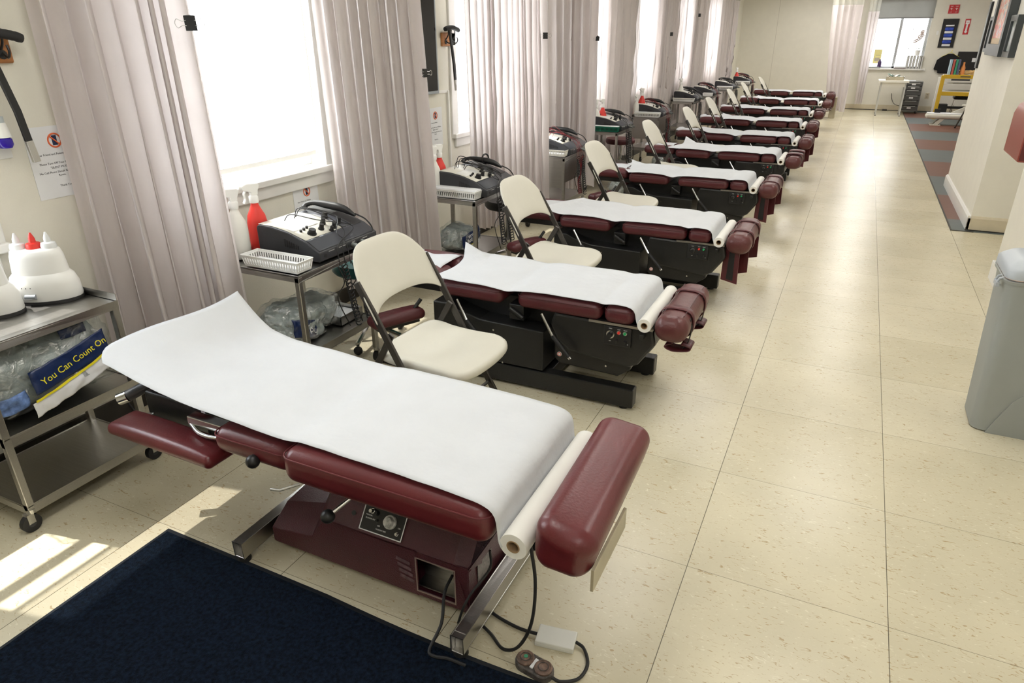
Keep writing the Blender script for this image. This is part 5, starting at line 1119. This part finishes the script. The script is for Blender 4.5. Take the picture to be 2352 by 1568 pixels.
yb = thing('yellow_notice', 'yellow printed sheet standing in the window behind the narrow curtain', 'notice', (.50, YB+.09, 1.02)); MB().bb(-.10, .06, -.002, .002, .0, .30).build('sheet', mat('yellow_card', (.75, .68, .25), .6), yb, smooth=False); MB().bb(-.07, .03, -.003, -.0022, .05, .12).bb(-.06, .03, -.003, -.0022, .17, .18).build('printed_lines', TAN, yb, smooth=False)
ub = thing('purple_bottle', 'small dark purple bottle on the far window ledge', 'bottle', (.55, YB-.02, .945)); MB().lathe([(0, 0), (.042, 0), (.045, .02), (.042, .11), (.02, .135), (.018, .165), (0, .165)], 20).build('bottle', mat('purple_glass', (.05, .02, .09), .3), ub)
lp = thing('flat_scanner', 'flat grey and white device on the far window ledge', 'device', (.42, YB-.02, .9205)); MB().bb(-.14, .16, -.05, .10, 0, .024).build('body', mat('grey_device', (.3, .32, .3), .4), lp, smooth=False, bevel=.004); MB().bb(-.13, .13, -.045, .095, .024, .03).build('cover', WHITEPL, lp, smooth=False)
# signs and racks on the back wall
sg = thing('wall_sign', 'small red panel of two pictogram tiles high on the far wall', 'sign', (1.79, YW-.012, 2.13)); RS = mat('sign_red', (.55, .03, .04), .5)
MB().bb(-.092, -.004, -.006, 0, -.08, .08).build('red_tile', RS, sg, smooth=False); MB().bb(.004, .092, -.006, 0, -.08, .08).build('red_tile', RS, sg, smooth=False)
MB().bb(-.10, .10, 0, .012, -.088, .088).build('backing', mat('red_backing', (.6, .12, .12), .5), sg, smooth=False)
for s in (-.048, .048): lettering([('+', s, -.03, .10), ('FIRE', s, .045, .026), ('OUT', s, -.065, .022)], face_my(0, -.0066, 0), WHITEINK, sg)
fs = thing('arrow_sign', 'tall red fire extinguisher sign with a white down arrow', 'sign', (2.11, YW-.004, 1.78))
MB().bb(-.052, .052, -.002, .002, -.155, .155).build('sign_plate', RS, fs, smooth=False); MB().prism([(0, -.135), (.034, -.095), (.016, -.095), (.016, .05), (.036, .05), (.036, .125), (-.036, .125), (-.036, .05), (-.016, .05), (-.016, -.095), (-.034, -.095)], -.0032, -.0022, 'y').build('white_arrow', WHITEINK, fs, smooth=False)
lettering([('FIRE', 0, .075, .028)], face_my(0, -.0036, 0), RS, fs); 
mr = thing('wall_pocket_rack', 'tall black wall rack holding blue folded things between the window and red signs', 'rack', (1.79, YW, 1.36))
MB().bb(-.15, .15, -.03, 0, 0, .58).build('back_panel', BLACKP, mr, smooth=False, bevel=.003)
for k in range(3):
    z = .03+.13*k; p_ = MB().bb(-.08, .08, -.045, -.03, z, z+.045).build('white_pocket', PRINT, mr, smooth=False)
    MB().rbox((0, -.05, z+.085), (.17, .05, .07), .024, 3, 4, fn=lambda o: o+Vector((0, 0, .01*noise.noise(o*30)))).build('blue_roll', BLUECL, mr)
MB().bb(-.08, .08, -.036, -.03, .43, .46).build('white_pocket', PRINT, mr, smooth=False)
hg = thing('hanging_shirt', 'black shirt on a hanger on the far wall', 'shirt', (1.93, YW-.04, .95))
MB().tube([(-.17, 0, .22), (0, 0, .315), (.17, 0, .22)], .004, 6).tube(bez([(0, 0, .315), (.0, 0, .335), (.02, 0, .35), (.0, 0, .365)], 4), .003, 6).build('hanger', YELINK, hg)
SHIRT = mat('black_cloth', (.008, .008, .010), .9, bump=.5, bscale=20)
MB().prism([(-.18, -.12), (.20, -.12), (.20, .14), (.17, .22), (.05, .285), (-.05, .285), (-.17, .22), (-.24, .16), (-.27, -.04), (-.19, -.06)], -.03, .03, 'y').build('shirt_body', SHIRT, hg, bevel=.012)
bk_ = thing('black_board', 'wide black board with two small white plates on the far wall', 'board', (2.45, YW-.01, .90)); MB().bb(-.38, .45, -.02, .01, 0, .38).build('panel', BLACKP, bk_, smooth=False); MB().bb(-.09, -.02, -.024, -.02, .17, .25).bb(0, .06, -.024, -.02, .19, .24).build('white_plate', PRINT, bk_, smooth=False)
ol = thing('wall_outlet', 'cream electrical outlet low on the far wall', 'outlet', (1.66, YW, .28)); MB().bb(-.04, .04, -.006, 0, 0, .13).build('plate', BEIGEBASE, ol, smooth=False, bevel=.002); MB().bb(-.015, .015, -.008, -.006, .025, .055).bb(-.015, .015, -.008, -.006, .075, .105).build('socket', TAN, ol, smooth=False)
hk = thing('wall_thermostat', 'small white plate on the far wall beside the blue rack', 'plate', (1.58, YW, 1.62)); MB().bb(-.02, .02, -.008, 0, 0, .08).build('plate', WHITEPL, hk, smooth=False)
# yellow frame and pale bench
yf = thing('exercise_rack', 'yellow metal standing frame with shelves beyond the pillar', 'frame', (1.75, 14.3, 0))
yq = MB
for x in (0, .95): MB().bb(x-.035, x+.035, -.03, .03, 0, .86).build('post', YELLOW, yf, smooth=False, bevel=.004)
for x in (0, .95): MB().bb(x-.03, x+.03, .55, .61, 0, .80).build('post', WHITEPL, yf, smooth=False, bevel=.004)
for z, n_ in ((.80, 'top_beam'), (.47, 'middle_beam'), (.09, 'lower_beam')): MB().bb(0, .95, -.025, .025, z, z+(.075 if z > .1 else .03)).build(n_, YELLOW, yf, smooth=False, bevel=.003)
MB().bb(.03, .95, -.02, .58, .84, .86).build('top_board', CREAMPL, yf, smooth=False); MB().bb(.03, .95, -.0, .58, .68, .70).bb(.03, .95, 0, .58, .54, .555).build('shelf', CREAMPL, yf, smooth=False)
MB().bb(.15, .48, -.029, -.024, .765, .795).build('name_plate', BLACKP, yf, smooth=False); MB().bb(.30, .48, -.0265, -.0255, .83, .85).build('marking', INK, yf, smooth=False)
MB().bb(.02, .95, .2, .25, .20, .25).bb(.02, .20, .0, .20, .12, .30).build('dark_pad', BLACKP, yf, smooth=False)
for k, (x, c) in enumerate(((.10, (.35, .5, .6)), (.15, (.45, .10, .08)), (.20, (.05, .30, .18)), (.245, (.10, .12, .2)))):
    tag(MB().bb(x+1.72, x+1.72+.038, 14.32, 14.52, .862, 1.16).build('magazine', mat('magazine_cover_%d' % k, c, .3), smooth=False, bevel=.002), ['pale blue magazine standing on the yellow frame', 'red magazine standing on the yellow frame', 'green magazine standing on the yellow frame', 'dark blue magazine standing on the yellow frame'][k], 'magazine', 'magazines on the yellow frame')
ot = thing('orange_bottle', 'orange bottle leaning among the magazines on the yellow frame', 'bottle', (2.07, 14.38, .862)); MB().lathe([(0, 0), (.04, 0), (.042, .14), (.02, .20), (.018, .25), (0, .25)], 16).build('bottle', mat('orange_plastic', (.75, .28, .08), .4), ot)
hp = MB(); R6 = random.Random(6)
for k in range(120):
    c = Vector((2.0+R6.uniform(0, .65), 14.35+R6.uniform(0, .35), .875+R6.uniform(0, .07))); hp.tube([c+Vector((.03*math.cos(a*PI/4+k), .03*math.sin(a*PI/4+k), .01*math.sin(a+k))) for a in range(8)], .006, 4, closed=True)
tag(hp.build('tangled_straps', mat('straw_yellow', (.72, .50, .22), .6, vary=.3), weld=False), 'tangle of straw-coloured rubber tubing heaped on the yellow frame', 'tubing', kind='stuff')
wbn = thing('exercise_bench', 'cream moulded exercise bench on splayed feet in front of the yellow frame', 'bench', (1.50, 13.15, 0))
MB().rbox((.55, .0, .17), (1.10, .30, .085), .04, 4, 6).build('deck', CHAIRPL, wbn); MB().rbox((.52, .0, .222), (1.0, .20, .02), .009, 3, 4).build('deck_inset', PRINT, wbn)
MB().prism([(.35, .20), (.75, .42), (.78, .42), (.78, .20)], -.02, .02, 'y').build('gusset', CHAIRPL, wbn, smooth=False, bevel=.004)
for x in (.28, .85): MB().prism([(x, .16), (x+.08, .16), (x-.06, .0), (x-.14, .0)], -.12, -.09, 'y').prism([(x-.18, 0), (x+.0, 0), (x+.0, .02), (x-.18, .02)], -.16, -.05, 'y').build('foot', CHAIRPL, wbn, smooth=False, bevel=.003); MB().prism([(x, .16), (x+.08, .16), (x-.06, .0), (x-.14, .0)], .11, .14, 'y').prism([(x-.18, 0), (x+.0, 0), (x+.0, .02), (x-.18, .02)], .08, .18, 'y').build('foot', CHAIRPL, wbn, smooth=False, bevel=.003)
MB().bb(.14, .24, -.03, .05, .215, .30).build('black_block', BLACKP, wbn, smooth=False)
dup(ch0, (2.28, 12.6, 0), PI*.62, 'cream folding chair beyond the pillar beside the exercise bench')
ck = thing('desk_stool', 'small black padded seat behind the yellow frame', 'stool', (2.25, 14.95, 0)); MB().rbox((0, 0, .40), (.34, .30, .08), .035, 3, 4).build('seat', BLACKP, ck)
for s in (-1, 1):
    for q in (-1, 1): MB().tube([(s*.13, q*.1, .37), (s*.17, q*.14, 0)], .009, 8).build('leg', CHROME, ck)
cord('black cord hanging from the wall under the white desk', [(.93, YB-.02, .38), (.96, YB-.06, .25), (1.02, YB-.1, .16), (1.12, YB-.1, .12), (1.2, YB-.05, .12)], .005)
tag(MB().bb(.80, .90, 15.80, 15.90, 0.0, .03).build('floor_adapter', BLACKP, smooth=False, bevel=.004), 'black power adapter on the floor under the white desk', 'adapter')
